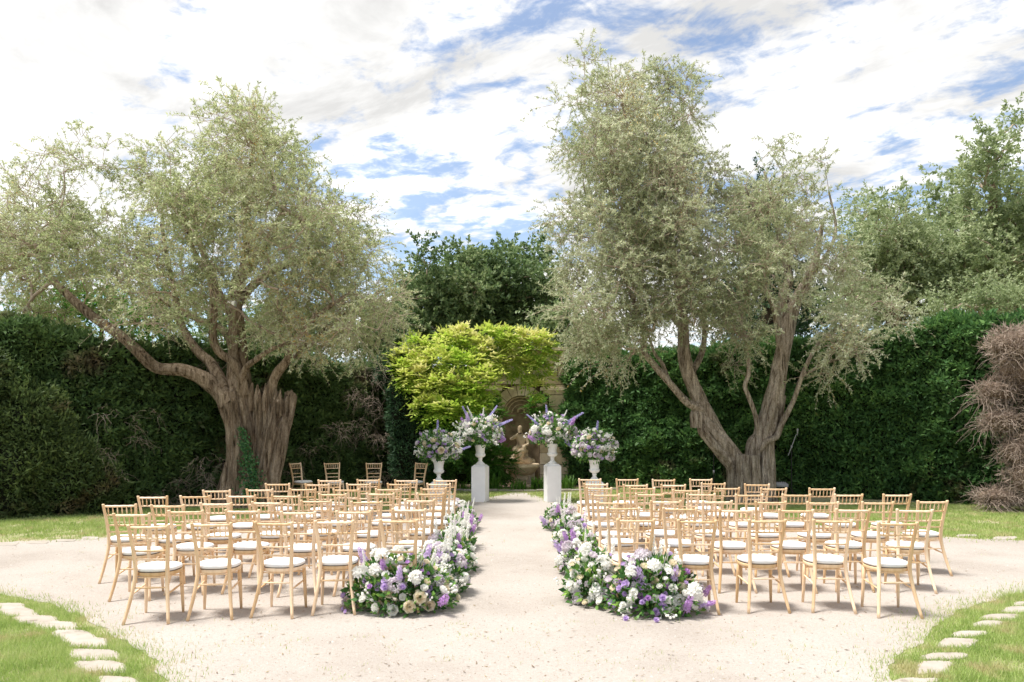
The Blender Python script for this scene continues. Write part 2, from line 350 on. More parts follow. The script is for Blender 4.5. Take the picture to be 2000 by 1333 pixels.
# gravel: pale crushed stone, darker specks, slightly trampled patches
def gravel_mat():
    m, nt, b = mat_new('pale_gravel'); L = nt.links.new
    big = tex_noise(nt, 0.55, 5, 0.6); fine = tex_noise(nt, 130, 3, 0.7); grit = tex_noise(nt, 36, 4, 0.7)
    r1 = ramp(nt, [(0.3, (0.395, 0.352, 0.312)), (0.5, (0.475, 0.431, 0.389)), (0.75, (0.525, 0.486, 0.447))]); L(big.outputs['Fac'], r1.inputs[0])
    r2 = ramp(nt, [(0.28, (0.60, 0.56, 0.52)), (0.43, (0.92, 0.91, 0.90)), (0.6, (1, 1, 1)), (0.75, (1.06, 1.05, 1.04))]); L(fine.outputs['Fac'], r2.inputs[0])
    r3 = ramp(nt, [(0.28, (0.66, 0.60, 0.54)), (0.42, (0.95, 0.94, 0.93)), (0.65, (1.0, 1.0, 1.0))]); L(grit.outputs['Fac'], r3.inputs[0])
    m1 = nt.nodes.new('ShaderNodeMix'); m1.data_type = 'RGBA'; m1.blend_type = 'MULTIPLY'; m1.inputs['Factor'].default_value = 1
    m2 = nt.nodes.new('ShaderNodeMix'); m2.data_type = 'RGBA'; m2.blend_type = 'MULTIPLY'; m2.inputs['Factor'].default_value = 1
    L(r1.outputs[0], m1.inputs['A']); L(r2.outputs[0], m1.inputs['B']); L(m1.outputs['Result'], m2.inputs['A']); L(r3.outputs[0], m2.inputs['B'])
    L(m2.outputs['Result'], b.inputs['Base Color']); b.inputs['Roughness'].default_value = 0.95; b.inputs['Specular IOR Level'].default_value = 0.1
    bump(nt, b, fine.outputs['Fac'], 0.7, 0.012); return m
M['gravel'] = gravel_mat()
def lawn_mat():
    m, nt, b = mat_new('lawn_soil'); L = nt.links.new
    n1 = tex_noise(nt, 1.2, 5, 0.6); n2 = tex_noise(nt, 45, 4, 0.7)
    r1 = ramp(nt, [(0.3, (0.30, 0.32, 0.13)), (0.5, (0.40, 0.38, 0.20)), (0.7, (0.50, 0.44, 0.30))]); L(n1.outputs['Fac'], r1.inputs[0])
    r2 = ramp(nt, [(0.3, (0.5, 0.5, 0.5)), (0.65, (1.1, 1.1, 1.1))]); L(n2.outputs['Fac'], r2.inputs[0])
    m1 = nt.nodes.new('ShaderNodeMix'); m1.data_type = 'RGBA'; m1.blend_type = 'MULTIPLY'; m1.inputs['Factor'].default_value = 1
    L(r1.outputs[0], m1.inputs['A']); L(r2.outputs[0], m1.inputs['B']); L(m1.outputs['Result'], b.inputs['Base Color'])
    b.inputs['Roughness'].default_value = 0.95; bump(nt, b, n2.outputs['Fac'], 0.8, 0.02); return m
M['lawn'] = lawn_mat()

# ------------------------------------------------------------------ ground
lawn = MB().add([(-500, -300, 0), (500, -300, 0), (500, 700, 0), (-500, 700, 0)], [(0, 1, 2, 3)]).build('lawn', M['lawn'])
tag(lawn, kind='structure')
GRAVEL_C = [(-2.3, -2), (-2.4, 4.6), (-2.48, 5.46), (-2.75, 5.9), (-3.65, 6.85), (-4.7, 7.8), (-5.7, 8.4), (-7.6, 8.75), (-11, 9.0), (-15, 9.0),
            (-15, 12.1), (-11, 12.0), (-7.87, 11.8), (-6.6, 12.25), (-5.6, 13.3), (-4.6, 14.4), (-3.0, 15.8), (-1.75, 17.1), (-0.75, 18.0), (-0.45, 19.0), (0.0, 20.1),
            (0.35, 20.1), (0.62, 19.0), (0.85, 18.0), (1.9, 17.1), (3.2, 15.8), (4.8, 14.4), (5.9, 13.3), (7.1, 12.25), (8.0, 11.95), (11, 12.0), (15, 12.1),
            (15, 9.1), (11, 9.1), (7.6, 8.9), (5.7, 8.45), (4.14, 7.3), (3.28, 6.3), (2.7, 5.6), (2.5, 4.6), (2.3, -2)]
def ragged(poly, step=0.12, amp=0.09):
    out = []
    for i in range(len(poly)):
        a = np.array(poly[i]); b = np.array(poly[(i + 1) % len(poly)]); n = max(1, int(np.linalg.norm(b - a) / step))
        nn = np.array([-(b - a)[1], (b - a)[0]]) / (np.linalg.norm(b - a) + 1e-9)
        for k in range(n):
            p = a + (b - a) * k / n
            o = (fbm(np.array([[p[0] * 2.2, p[1] * 2.2, 0.5]]), 3)[0] - 0.5) * 2.4 * amp + (vnoise(np.array([[p[0] * 9, p[1] * 9, 1.5]]), 9)[0] - 0.5) * amp
            out.append(tuple(p + nn * o))
    return out
GRAVEL = ragged(GRAVEL_C)
bm = bmesh.new(); vsb = [bm.verts.new((x, y, 0.005)) for x, y in GRAVEL]; bm.faces.new(vsb)
bmesh.ops.triangulate(bm, faces=bm.faces[:]); bm.normal_update(); bm.faces.ensure_lookup_table()
if bm.faces[0].normal.z < 0: bmesh.ops.reverse_faces(bm, faces=bm.faces[:])
me = bpy.data.meshes.new('gravel_court'); bm.to_mesh(me); bm.free(); me.materials.append(M['gravel'])
tag(link('gravel_court', me), kind='structure')
def inside(poly, X, Y):
    P = np.array(poly); r = np.zeros(len(X), bool); j = len(P) - 1
    for i in range(len(P)):
        xi, yi = P[i]; xj, yj = P[j]
        c = ((yi > Y) != (yj > Y)) & (X < (xj - xi) * (Y - yi) / (yj - yi + 1e-12) + xi); r ^= c; j = i
    return r

# stepping stones: real slabs set in the grass
STONE_POLYS = []
def stone_path(root, boxes, skew):
    for (x0, x1, y0, y1) in boxes:
        n = 14; pts = []
        cx, cy = (x0 + x1) / 2, (y0 + y1) / 2
        for k in range(n):
            a = 2 * math.pi * k / n; c, s = math.cos(a), math.sin(a)
            q = 1 / (abs(c) ** 4.5 + abs(s) ** 4.5) ** (1 / 4.5) * random.uniform(0.80, 1.0)
            px = cx + c * q * (x1 - x0) / 2 * 0.98 - skew * s * (x1 - x0) * 0.10; py = cy + s * q * (y1 - y0) / 2 * .92
            pts.append(ground(px, py))
        STONE_POLYS.append(pts)
        bm = bmesh.new(); f = bm.faces.new([bm.verts.new((x, y, 0.013 + random.uniform(-.002, .002))) for x, y in pts])
        bm.normal_update(); bm.faces.ensure_lookup_table()
        if f.normal.z < 0: f.normal_flip()
        e = bmesh.ops.extrude_face_region(bm, geom=[f]); dn = [v for v in e['geom'] if isinstance(v, bmesh.types.BMVert)]
        # the extruded copy is the top; sink the original ring
        for v in bm.verts:
            if v not in dn: v.co.z = -0.02
        bmesh.ops.bevel(bm, geom=[ed for ed in bm.edges if all(v in dn for v in ed.verts)], offset=0.006, segments=1, affect='EDGES')
        bmesh.ops.recalc_face_normals(bm, faces=bm.faces[:])
        me = bpy.data.meshes.new('stone_slab'); bm.to_mesh(me); bm.free(); me.materials.append(M['slab'])
        link('stone_slab', me, root)
pl = empty('stepping_stone_path', (0, 0, 0), kind='structure')
stone_path(pl, [(-14, 54, 1178, 1193), (-10, 77, 1187, 1208), (23, 122, 1202, 1224), (63, 158, 1214, 1234), (98, 189, 1230, 1253), (113, 217, 1243, 1269),
                (130, 243, 1267, 1293), (142, 250, 1290, 1320), (186, 277, 1322, 1345)], -1)
pr = empty('stepping_stone_path', (0, 0, 0), kind='structure')
stone_path(pr, [(1974, 2040, 1176, 1187), (1954, 2030, 1186, 1200), (1910, 1996, 1200, 1214), (1898, 1961, 1213, 1228), (1854, 1935, 1233, 1248), (1825, 1912, 1247, 1269),
                (1792, 1898, 1276, 1292), (1785, 1863, 1292, 1321), (1731, 1834, 1325, 1345)], 1)
pe = empty('edging_stones', (0, 0, 0), kind='structure')
stone_path(pe, [(-30, 40, 1060, 1068), (48, 96, 1057, 1064), (104, 150, 1054, 1060), (158, 196, 1049, 1055), (1864, 1912, 1045, 1050), (1936, 1990, 1049, 1055), (2000, 2050, 1053, 1060)], 0)

# grass blades
def blades(X, Y, hgt, wid):
    n = len(X); a = rng.uniform(0, 2 * np.pi, n); lean = rng.uniform(0.1, 0.75, n); b = rng.uniform(0, 2 * np.pi, n)
    h = hgt * rng.uniform(0.45, 1.15, n)
    p = np.stack([X, Y, np.zeros(n)], 1); s = np.stack([np.cos(a), np.sin(a), np.zeros(n)], 1) * (wid / 2 * rng.uniform(.7, 1.3, n))[:, None]
    tip = p + np.stack([np.cos(b) * lean, np.sin(b) * lean, np.ones(n)], 1) * h[:, None]
    V = np.stack([p - s, p + s, tip], 1).reshape(-1, 3)
    return V, np.arange(n * 3).reshape(-1, 3)
def grass_field(regions):
    vf = []
    for (x0, x1, y0, y1, dens, h, w) in regions:
        n = int((x1 - x0) * (y1 - y0) * dens); X = rng.uniform(x0, x1, n); Y = rng.uniform(y0, y1, n)
        keep = np.abs(X) < Y * 0.70 + 0.5
        X, Y = X[keep], Y[keep]
        ing = inside(GRAVEL, X, Y)
        # distance to the edge is blurred: sparse tufts straying onto the gravel
        jr = rng.normal(0, 0.16, (2, len(X))) * (0.3 + 1.4 * fbm(np.stack([X * 1.3, Y * 1.3, 0 * X], 1), 33))[None]; jx = X + jr[0]; jy = Y + jr[1]; ing2 = inside(GRAVEL, jx, jy)
        bare = fbm(np.stack([X * 1.7, Y * 1.7, 0 * X], 1), 21)
        keep = ~ing2 & ~(ing & (rng.random(len(X)) < 0.55)) & (rng.random(len(X)) < np.clip((bare - 0.22) * 5, 0.15, 1))
        X, Y = X[keep], Y[keep]
        for P in STONE_POLYS:
            P = np.array(P); mn, mx = P.min(0), P.max(0); c = np.where((X > mn[0]) & (X < mx[0]) & (Y > mn[1]) & (Y < mx[1]))[0]
            if len(c):
                cc_ = P.mean(0); jit = rng.uniform(.80, 1.0, len(c)) if y1 < 10 else 1.0
                i = inside(P, cc_[0] + (X[c] - cc_[0]) / jit, cc_[1] + (Y[c] - cc_[1]) / jit); k = np.ones(len(X), bool); k[c[i]] = False; X, Y = X[k], Y[k]
        hh = h * (0.55 + 0.9 * fbm(np.stack([X * 2.5, Y * 2.5, 0 * X], 1), 5))
        vf.append(blades(X, Y, hh, w))
    return join(*vf)
V, Fc = grass_field([(-7.2, -2.2, 4.8, 9.2, 11000, 0.050, 0.0065), (2.2, 7.2, 4.8, 9.2, 11000, 0.050, 0.0065),
                     (-11, -5.5, 11.4, 16.5, 2200, 0.055, 0.014), (5.5, 11.5, 11.4, 17.5, 2200, 0.055, 0.014), (-6.5, 6.5, 13, 21.5, 1500, 0.055, 0.016)])
rn = np.clip(rng.beta(2, 2.2, len(Fc)), 0, 1)
g = link('lawn_grass', mesh_np('lawn_grass', V, Fc, M['grass'], rnd=np.clip(.65 * fbm(V.reshape(-1, 3, 3)[:, 0] * 5, 77, 3) + .6 * rn - .12, 0, 1))); tag(g, 'short green grass growing round the gravel court', 'grass', kind='stuff')
# straggling tufts, dry bits and pebbles on the gravel
tv = []
for k in range(260):
    if k < 150: c = np.array([rng.uniform(-3.2, 3.4), rng.uniform(5.3, 7.2)])
    else: c = np.array([rng.uniform(-7.5, 7.5), rng.uniform(7, 13)])
    n = rng.integers(3, 14); X = c[0] + rng.normal(0, 0.045, n); Y = c[1] + rng.normal(0, 0.045, n)
    tv.append(blades(X, Y, 0.030, 0.006))
V, Fc = join(*tv)
g = link('weed_tufts', mesh_np('weed_tufts', V, Fc, M['grass'], rnd=rng.uniform(0.4, 1, len(Fc)))); tag(g, 'sparse tiny weeds sprouting through the pale gravel', 'weeds', kind='stuff')
M['pebble'] = leaf_mat('pebbles', [(0.0, (0.20, 0.16, 0.12)), (0.3, (0.42, 0.36, 0.30)), (0.75, (0.46, 0.42, 0.38)), (1.0, (0.54, 0.50, 0.46))], 0.0, 0.9)
n = 16000; Y = 5.2 + 9 * rng.random(n) ** 1.7; X = rng.uniform(-1, 1, n) * (Y * 0.68); k = inside(GRAVEL, X, Y); X, Y = X[k], Y[k]; n = len(X)
s = rng.gamma(2.2, 0.0016, n) + 0.002; ang = rng.uniform(0, 6.28, n); b = np.stack([X, Y, np.full(n, 0.005)], 1)
ring = np.stack([np.stack([np.cos(ang + q), np.sin(ang + q) * 0.8, np.zeros(n)], 1) * s[:, None] * rng.uniform(.7, 1.2, (n, 1)) for q in (0, 1.57, 3.14, 4.71)], 1)
V = np.concatenate([b[:, None] + ring, (b + np.stack([0 * s, 0 * s, s * 0.8], 1))[:, None]], 1).reshape(-1, 3); o = (np.arange(n) * 5)[:, None]
Fc = np.concatenate([o + np.array([[0, 1, 4]]), o + np.array([[1, 2, 4]]), o + np.array([[2, 3, 4]]), o + np.array([[3, 0, 4]])], 1).reshape(-1, 3)
g = link('loose_gravel', mesh_np('loose_gravel', V, Fc, M['pebble'], rnd=np.repeat(rng.random(n), 4))); tag(g, 'loose pebbles lying on the pale gravel court', 'gravel', kind='stuff')
# fallen olive leaves and twigs
n = 1300; Y = 5.2 + 10 * rng.random(n) ** 1.3; X = rng.uniform(-1, 1, n) * (Y * 0.68); k = inside(GRAVEL, X, Y); X, Y = X[k], Y[k]; n = len(X)
a = rng.uniform(0, 6.28, n); t = np.stack([np.cos(a), np.sin(a), rng.uniform(-.05, .2, n)], 1)
V, Fc = leaf_quads(np.stack([X, Y, np.full(n, 0.011)], 1), t, np.tile([0, 0, 1.0], (n, 1)) + rng.normal(0, .2, (n, 3)), rng.uniform(.025, .06, n), rng.uniform(.006, .014, n))
M['litter'] = leaf_mat('leaf_litter', [(0.0, (0.12, 0.08, 0.05)), (0.5, (0.24, 0.17, 0.10)), (1.0, (0.36, 0.29, 0.15))], 0.1, 0.8)
g = link('leaf_litter', mesh_np('leaf_litter', V, Fc, M['litter'], rnd=rng.random(n))); tag(g, 'dry fallen leaves scattered over the gravel', 'leaves', kind='stuff')

# ------------------------------------------------------------------ trees
def tube_bark(path, rad, n=18, flute=0.12, seed=0, nf=6):
    """limb with ridged, uneven bark; path resampled, rad interpolated"""
    C = catmull(path, 7); rr = np.interp(np.linspace(0, 1, len(C)), np.linspace(0, 1, len(rad)), rad)
    V, Fc = tube_np(C, np.ones(len(C)), n); V = V.reshape(len(C), n, 3); th = 2 * np.pi * np.arange(n) / n
    out = np.empty_like(V)
    ln = np.concatenate([[0], np.cumsum(np.linalg.norm(np.diff(C, axis=0), axis=1))])
    for i in range(len(C)):
        ph = seed * 1.7 + ln[i] * 0.5
        q = np.stack([np.cos(th) * 1.6 + seed, np.sin(th) * 1.6, np.full(n, ln[i] * 1.1)], 1)
        r_ = 1 - np.abs(np.sin(nf * .5 * th + ph + 1.3 * (fbm(q * .7, seed + 8, 2) - .5)))            # sharp furrows between rounded ribs
        m = 1 - flute * 1.1 * r_ ** 3 + flute * 2.4 * (fbm(q, seed, 3) - 0.5) + flute * 1.6 * (fbm(q * np.array([3.5, 3.5, 1.4]), seed + 5, 3) - 0.5) + flute * .8 * (fbm(q * np.array([9, 9, 2.5]), seed + 6, 2) - 0.5)
        out[i] = C[i] + (V[i] - C[i]) * (rr[i] * m)[:, None]
    v = out.reshape(-1, 3)
    cap = np.array([C[-1] + (C[-1] - C[-2]) * 0.2]); base = len(v)
    capf = np.array([[base - n + j, base - n + (j + 1) % n, base, base] for j in range(n)])
    return np.vstack([v, cap]), np.vstack([Fc, capf]), C, rr

def grow(nodes, parent, targets, jit=0.12):
    """attach every target to the nearest limb node with a curved branch"""
    nodes = [np.array(p) for p in nodes]; parent = list(parent); base = np.array(nodes[0])
    order = np.argsort([min(np.linalg.norm(t - q) for q in nodes[:: max(1, len(nodes) // 40)]) for t in targets])
    tips = [0] * len(targets)
    A = np.array(nodes)
    for ti in order:
        t = targets[ti]; D = np.linalg.norm(A - t, axis=1) + 0.35 * np.maximum(0, A[:, 2] - t[2] + 0.15)
        k = int(np.argmin(D)); p0 = A[k]; dist = np.linalg.norm(t - p0); m = max(2, int(dist / 0.28)); prev = k; new = []
        if parent[k] >= 0: d0 = A[k] - A[parent[k]]; d0 = d0 / (np.linalg.norm(d0) + 1e-9)
        else: d0 = np.array([0, 0, 1.0])
        bend = p0 + (d0 * 0.45 + np.array([0, 0, .15])) * dist * 0.5
        for s in range(1, m + 1):
            u = s / m; q = (1 - u) ** 2 * p0 + 2 * u * (1 - u) * (bend * 0.5 + (p0 + t) * 0.25) + u * u * t
            if s < m: q = q + rng.normal(0, jit * 0.35, 3)
            new.append(q); parent.append(prev); prev = len(nodes); nodes.append(q)
        A = np.vstack([A, np.array(new)]); tips[ti] = prev
    return np.array(nodes), parent, tips

def lobes_from(lst, d, spread, reach=.32, near=()):
    """photo-measured crown lobes -> 3D lobes spread through the crown's depth"""
    out = []
    for k, (px, py, r) in enumerate(lst):
        off = ((k * 0.618) % 1 - 0.5) * 2 * spread
        for o in ((off, -off if abs(off) > 0.5 else spread * 0.8) if r > 85 else (off,)):
            dd = d + o; out.append((at(px, py, dd) - np.array([0, 0, reach * .45]), max(.25, r / F * dd - reach * .6)))
    for (px, py, r, o) in near: out.append((at(px, py, d + o), max(.25, r / F * (d + o) - reach * .5)))
    return out
def crown(root, lobes, limb_nodes, limb_parent, ncl, twigs, leaves, LL, LW, mat, twig_mat, tl=(0.35, 0.7), droop=0.35, r0=0.0055, up=0.25, shell=2.4, seed=1, leaf_name='crown', spread=0.16, bare=0.0):
    w = np.array([r ** 1.9 for _, r in lobes]); w /= w.sum(); pick = rng.choice(len(lobes), ncl, p=w)
    C = np.array([lobes[i][0] for i in pick]); Rr = np.array([lobes[i][1] for i in pick])
    dirs = rand_dirs(ncl); rad = rng.random(ncl) ** (1 / shell)
    T = C + dirs * (rad * Rr)[:, None] * np.array([1, 0.95, 0.92])
    nodes, parent, tips = grow(limb_nodes, limb_parent, list(T))
    cnt = np.zeros(len(nodes)); 
    for t in tips:
        k = t
        while k >= 0: cnt[k] += 1; k = parent[k]
    n0 = len(limb_nodes); idx = np.arange(n0, len(nodes)); par = np.array(parent)[idx]
    rad_n = np.minimum(r0 * cnt ** 0.52, 0.075)
    pr_ = np.where(par < n0, np.minimum(rad_n[idx] * 1.25, 0.08), np.minimum(rad_n[par], rad_n[idx] * 1.5))
    P = np.stack([nodes[par], nodes[idx]], 1); Rd = np.stack([pr_, rad_n[idx]], 1)
    bv, bf = batch_tubes(P, Rd, 5)
    part('branches', bv, bf, twig_mat, root, smooth=True, kind='stuff')
    # twigs and leaves
    nt_ = ncl * twigs; base = np.repeat(T, twigs, 0) + rng.normal(0, spread, (nt_, 3)); od = np.repeat(dirs, twigs, 0)
    d = norm(od * 0.55 + rand_dirs(nt_) * 0.8 + np.array([0, 0, up])); L = rng.uniform(tl[0], tl[1], nt_)
    s = np.array([0, 0.33, 0.66, 1.0]); dr = droop * rng.uniform(0.4, 1.5, nt_)
    path = base[:, None] + d[:, None] * (s[None, :, None] * L[:, None, None]); path[:, :, 2] -= (s[None] ** 2) * (dr * L)[:, None]
    src = nodes[np.repeat(np.array(tips), twigs)]; path[:, 0] = 0.35 * path[:, 0] + 0.65 * src
    if LL < .08:
     tv, tf = batch_tubes(path[:, [0, 1, 3]], np.tile(np.array([0.0052, 0.004, 0.0015]), (nt_, 1)) * (LW / 0.016) ** 0.5, 3)
     part('twigs', tv, tf, twig_mat, root, kind='stuff')
    lv = leaves; ss = rng.uniform(0.18, 1.03, (nt_, lv)); i0 = np.minimum((ss * 3).astype(int), 2); fr = ss * 3 - i0
    ii = np.arange(nt_)[:, None]; pos = path[ii, i0] * (1 - fr[..., None]) + path[ii, i0 + 1] * fr[..., None]
    ax = norm(path[ii, i0 + 1] - path[ii, i0]); n = nt_ * lv
    pos = pos.reshape(-1, 3); ax = norm(ax.reshape(-1, 3) * 0.7 + rand_dirs(n) * 0.85)
    if bare:
        keepT = fbm(base * 0.9, seed, 2)
        k = (np.repeat(keepT, lv) > bare) | (rng.random(n) < 0.35); pos, ax = pos[k], ax[k]; n = len(pos)
    v, f = leaf_quads(pos, ax, rand_dirs(n) + np.array([0, 0, .6]), LL * rng.uniform(.7, 1.25, n), LW * rng.uniform(.75, 1.25, n))
    tone = 0.55 * fbm(pos * 0.8, seed + 3, 2) + 0.45 * rng.random(n)
    part(leaf_name, v, f, mat, root, rnd=np.clip((tone - 0.18) * 1.45, 0, 1), kind='stuff')

def limb_set(root, limbs, mat, name='limb'):
    nodes = []; parent = []
    for k, (pts, rad, ns) in enumerate(limbs):
        v, f, C, rr = tube_bark(pts, rad, n=int(ns * 1.7), flute=0.16, seed=k + 3)
        part(name, v, f, mat, root, smooth=True)
        st = len(nodes)
        for i, c in enumerate(C):
            if i < len(C) * 0.35 and len(C) > 10: continue
            nodes.append(c); parent.append(len(nodes) - 2 if len(nodes) - 1 > st else -1)
    return nodes, parent

# ---- olive on the left: twin fused trunk with a broken stub, ivy on the bole
DL = 16.8
def pl_(px, py, dy=0): return at(px, py, DL) + np.array([0, dy, 0])
bx, by = at(492, 988, DL)[0], DL
olive_a = empty('olive_tree', (bx, by, 0), 'old olive tree with thick ivy-clad twin trunk and broken stub', 'tree')
def px_path(fn, pts): return [fn(*p) for p in pts]
def trunk_mesh(stems, root, mat, snags=()):
    vf = []
    for k, (pts, rad, ns, fl, nf) in enumerate(stems):
        v, f, C, rr = tube_bark(pts, rad, n=ns, flute=fl, seed=11 + k, nf=nf); vf.append((v, f))
    for (c, r, hh) in snags:               # torn, jagged wood round a broken top
        for q in range(13):
            a = 2 * math.pi * q / 13 + random.uniform(-.2, .2); rr_ = r * random.uniform(.7, 1.0); h_ = hh * random.uniform(.3, 1.3); p0 = np.array(c) + np.array([rr_ * math.cos(a), rr_ * math.sin(a), -.35])
            w = random.uniform(.05, .09); vf.append(tube_bark([p0, p0 + np.array([.02 * math.cos(a), .02 * math.sin(a), .28]), p0 + np.array([random.uniform(-.05, .05), random.uniform(-.05, .05), .38 + h_])], [w, w, .018], n=10, flute=.3, seed=q)[:2])
    V, Fc = join(*vf); return part('trunk', V, Fc, mat, root, smooth=True)
stems = [
    (px_path(pl_, [(470, 1000), (470, 975), (474, 930), (474, 880), (466, 830), (458, 790), (456, 765)]), [.60, .44, .36, .33, .32, .33, .28], 90, .20, 11),
    (px_path(pl_, [(512, 1000, -.05), (514, 965, -.05), (524, 900, 0), (538, 840, 0), (548, 800, .05), (551, 782, .05)]), [.46, .33, .27, .25, .24, .20], 80, .30, 9),
    (px_path(pl_, [(500, 1000, .2), (503, 940, .25), (508, 860, .2), (512, 800, .15), (510, 775, .1)]), [.45, .36, .32, .30, .2], 60, .28, 7),
    (px_path(pl_, [(532, 990, -.1), (541, 930, -.12), (558, 850, -.1), (569, 800, -.05), (572, 775, -.02), (560, 768, 0)]), [.22, .13, .11, .10, .10, .05], 16, .3, 4),
    (px_path(pl_, [(440, 1000, -.1), (448, 960, -.15), (452, 900, -.2)]), [.26, .2, .05], 20, .25, 5),
    (px_path(pl_, [(490, 1002, -.35), (490, 955, -.28), (488, 900, -.2)]), [.24, .16, .06], 20, .25, 5),
]
trunk_mesh(stems, olive_a, M['bark'], [(pl_(551, 782, .05), .22, .16), (pl_(508, 772, .1), .24, .22)])
limbs = [
    (px_path(pl_, [(466, 790), (463, 740, .1), (460, 690, .15), (457, 630, .15), (455, 590, .1), (462, 550, .1), (486, 515, .1), (515, 485), (540, 450, -.1), (560, 400, -.1)]), [.30, .25, .21, .17, .15, .13, .11, .09, .07, .04], 20),
    (px_path(pl_, [(452, 790, -.1), (432, 765, -.1), (402, 740, -.2), (365, 725, -.3), (325, 722, -.4), (300, 700, -.5), (262, 664, -.5), (205, 622, -.6), (150, 575, -.5), (110, 535, -.4), (80, 470, -.3)]), [.26, .21, .17, .14, .125, .12, .11, .095, .08, .06, .03], 18),
    (px_path(pl_, [(440, 760, -.1), (420, 725, 0), (405, 705, .1), (380, 686, .2), (355, 655, .3), (335, 620, .4), (320, 560, .5), (300, 480, .6), (290, 420, .6)]), [.15, .125, .11, .10, .09, .08, .07, .055, .03], 14),
    (px_path(pl_, [(484, 770, -.25), (484, 745, -.35), (470, 712, -.45), (445, 692, -.5), (433, 665, -.5), (433, 610, -.45), (430, 560, -.5), (400, 500, -.6), (385, 430, -.7)]), [.13, .10, .09, .085, .085, .08, .07, .05, .03], 14),
    (px_path(pl_, [(524, 790, .1), (532, 755, 0), (545, 728, -.1), (566, 705, -.2), (578, 675, -.3), (610, 640, -.4), (655, 605, -.5), (700, 575, -.5)]), [.11, .10, .09, .08, .07, .06, .045, .025], 14),
    (px_path(pl_, [(478, 765, -.3), (495, 725, -.5), (525, 708, -.8), (560, 690, -1.0), (600, 680, -1.2)]), [.08, .065, .055, .045, .025], 10),
    (px_path(pl_, [(457, 620, .1), (430, 590, .3), (405, 560, .6), (370, 500, 1.0), (340, 440, 1.3), (325, 400, 1.4)]), [.13, .10, .09, .075, .06, .03], 12),
    (px_path(pl_, [(456, 600, .1), (480, 545, .6), (530, 500, 1.0), (600, 470, 1.4), (660, 430, 1.5)]), [.11, .09, .075, .06, .03], 12),
    (px_path(pl_, [(455, 590, .1), (462, 520, .4), (470, 440, .4), (480, 350, .2), (495, 280, 0)]), [.12, .09, .075, .055, .03], 12),
    (px_path(pl_, [(452, 700, .2), (420, 650, .8), (370, 620, 1.4), (290, 590, 1.8), (220, 540, 2.0), (180, 450, 1.8)]), [.10, .085, .075, .06, .045, .025], 12),
    (px_path(pl_, [(510, 770, .2), (545, 700, .7), (600, 640, 1.2), (670, 580, 1.5), (730, 540, 1.5)]), [.10, .08, .065, .05, .025], 12),
]
ln_, lp_ = limb_set(olive_a, limbs, M['bark'])
LO = [(480, 280, 115), (500, 215, 55), (540, 320, 100), (340, 340, 95), (165, 310, 75), (95, 285, 45), (210, 290, 40), (80, 400, 105), (20, 360, 70), (40, 500, 90), (140, 470, 100), (150, 570, 75),
      (430, 420, 115), (570, 420, 120), (640, 470, 110), (590, 570, 105), (640, 640, 75), (700, 590, 95), (760, 590, 60), (680, 420, 70), (260, 470, 95), (330, 550, 75), (420, 555, 70),
      (560, 660, 45), (720, 670, 45), (60, 590, 45), (240, 620, 40), (-40, 450, 90), (430, 300, 70), (780, 540, 35), (600, 685, 42), (680, 690, 38), (500, 640, 40), (385, 605, 52), (300, 640, 42), (110, 615, 40), (200, 640, 35), (640, 710, 26), (560, 610, 60), (700, 640, 60)]
crown(olive_a, lobes_from(LO, DL, 1.9, near=[(330, 560, 70, -1.7), (420, 500, 80, -2.0), (480, 430, 90, -1.9), (370, 430, 80, -1.8), (540, 560, 80, -1.8), (250, 560, 60, -1.6), (150, 620, 50, -1.2), (460, 590, 50, -1.5), (620, 650, 60, -1.5), (530, 640, 40, -1.6), (90, 560, 60, -1), (300, 620, 45, -1.5)]), ln_, lp_, 960, 9, 28, 0.076, 0.0215, M['olive_leaf'], M['twig'], seed=2, bare=0.40, tl=(.28, .58), r0=.0045)
# ivy climbing the bole
n = 800; th = rng.normal(-0.15, 0.5, n); zz = rng.beta(1.3, 1.6, n) * 1.75
vx = bx + 0.10 + 0.16 * np.sin(zz * 2.2) * 0.6 - 0.09 * zz + rng.normal(0, 0.12, n) * (1.35 - 0.6 * zz); k0 = at(492, 988, DL)
yy = DL - (0.52 - 0.10 * zz) - rng.random(n) * 0.05 + 0.5 * (vx - bx - .05) ** 2
ivp = np.stack([vx, yy, zz + 0.03], 1)
v, f = leaf_quads(ivp, rand_dirs(n) * .8 + np.array([0, -.2, -.7]), rand_dirs(n) * .5 + np.array([0, -1, .3]), rng.uniform(.04, .075, n), rng.uniform(.035, .06, n), .4)
ivy = empty('ivy', (bx + .08, DL - .55, 0), 'dark green ivy climbing the twin olive trunk', 'ivy')
part('ivy_leaves', v, f, M['ivy'], ivy, rnd=rng.random(n), kind='stuff')
sv, sf = tube_np([(bx + .1, DL - .5, 0), (bx + .12, DL - .47, .5), (bx + .02, DL - .42, 1.0), (bx - .06, DL - .36, 1.6)], [.018, .014, .01, .004], 6)
part('stem', sv, sf, M['twig'], ivy)

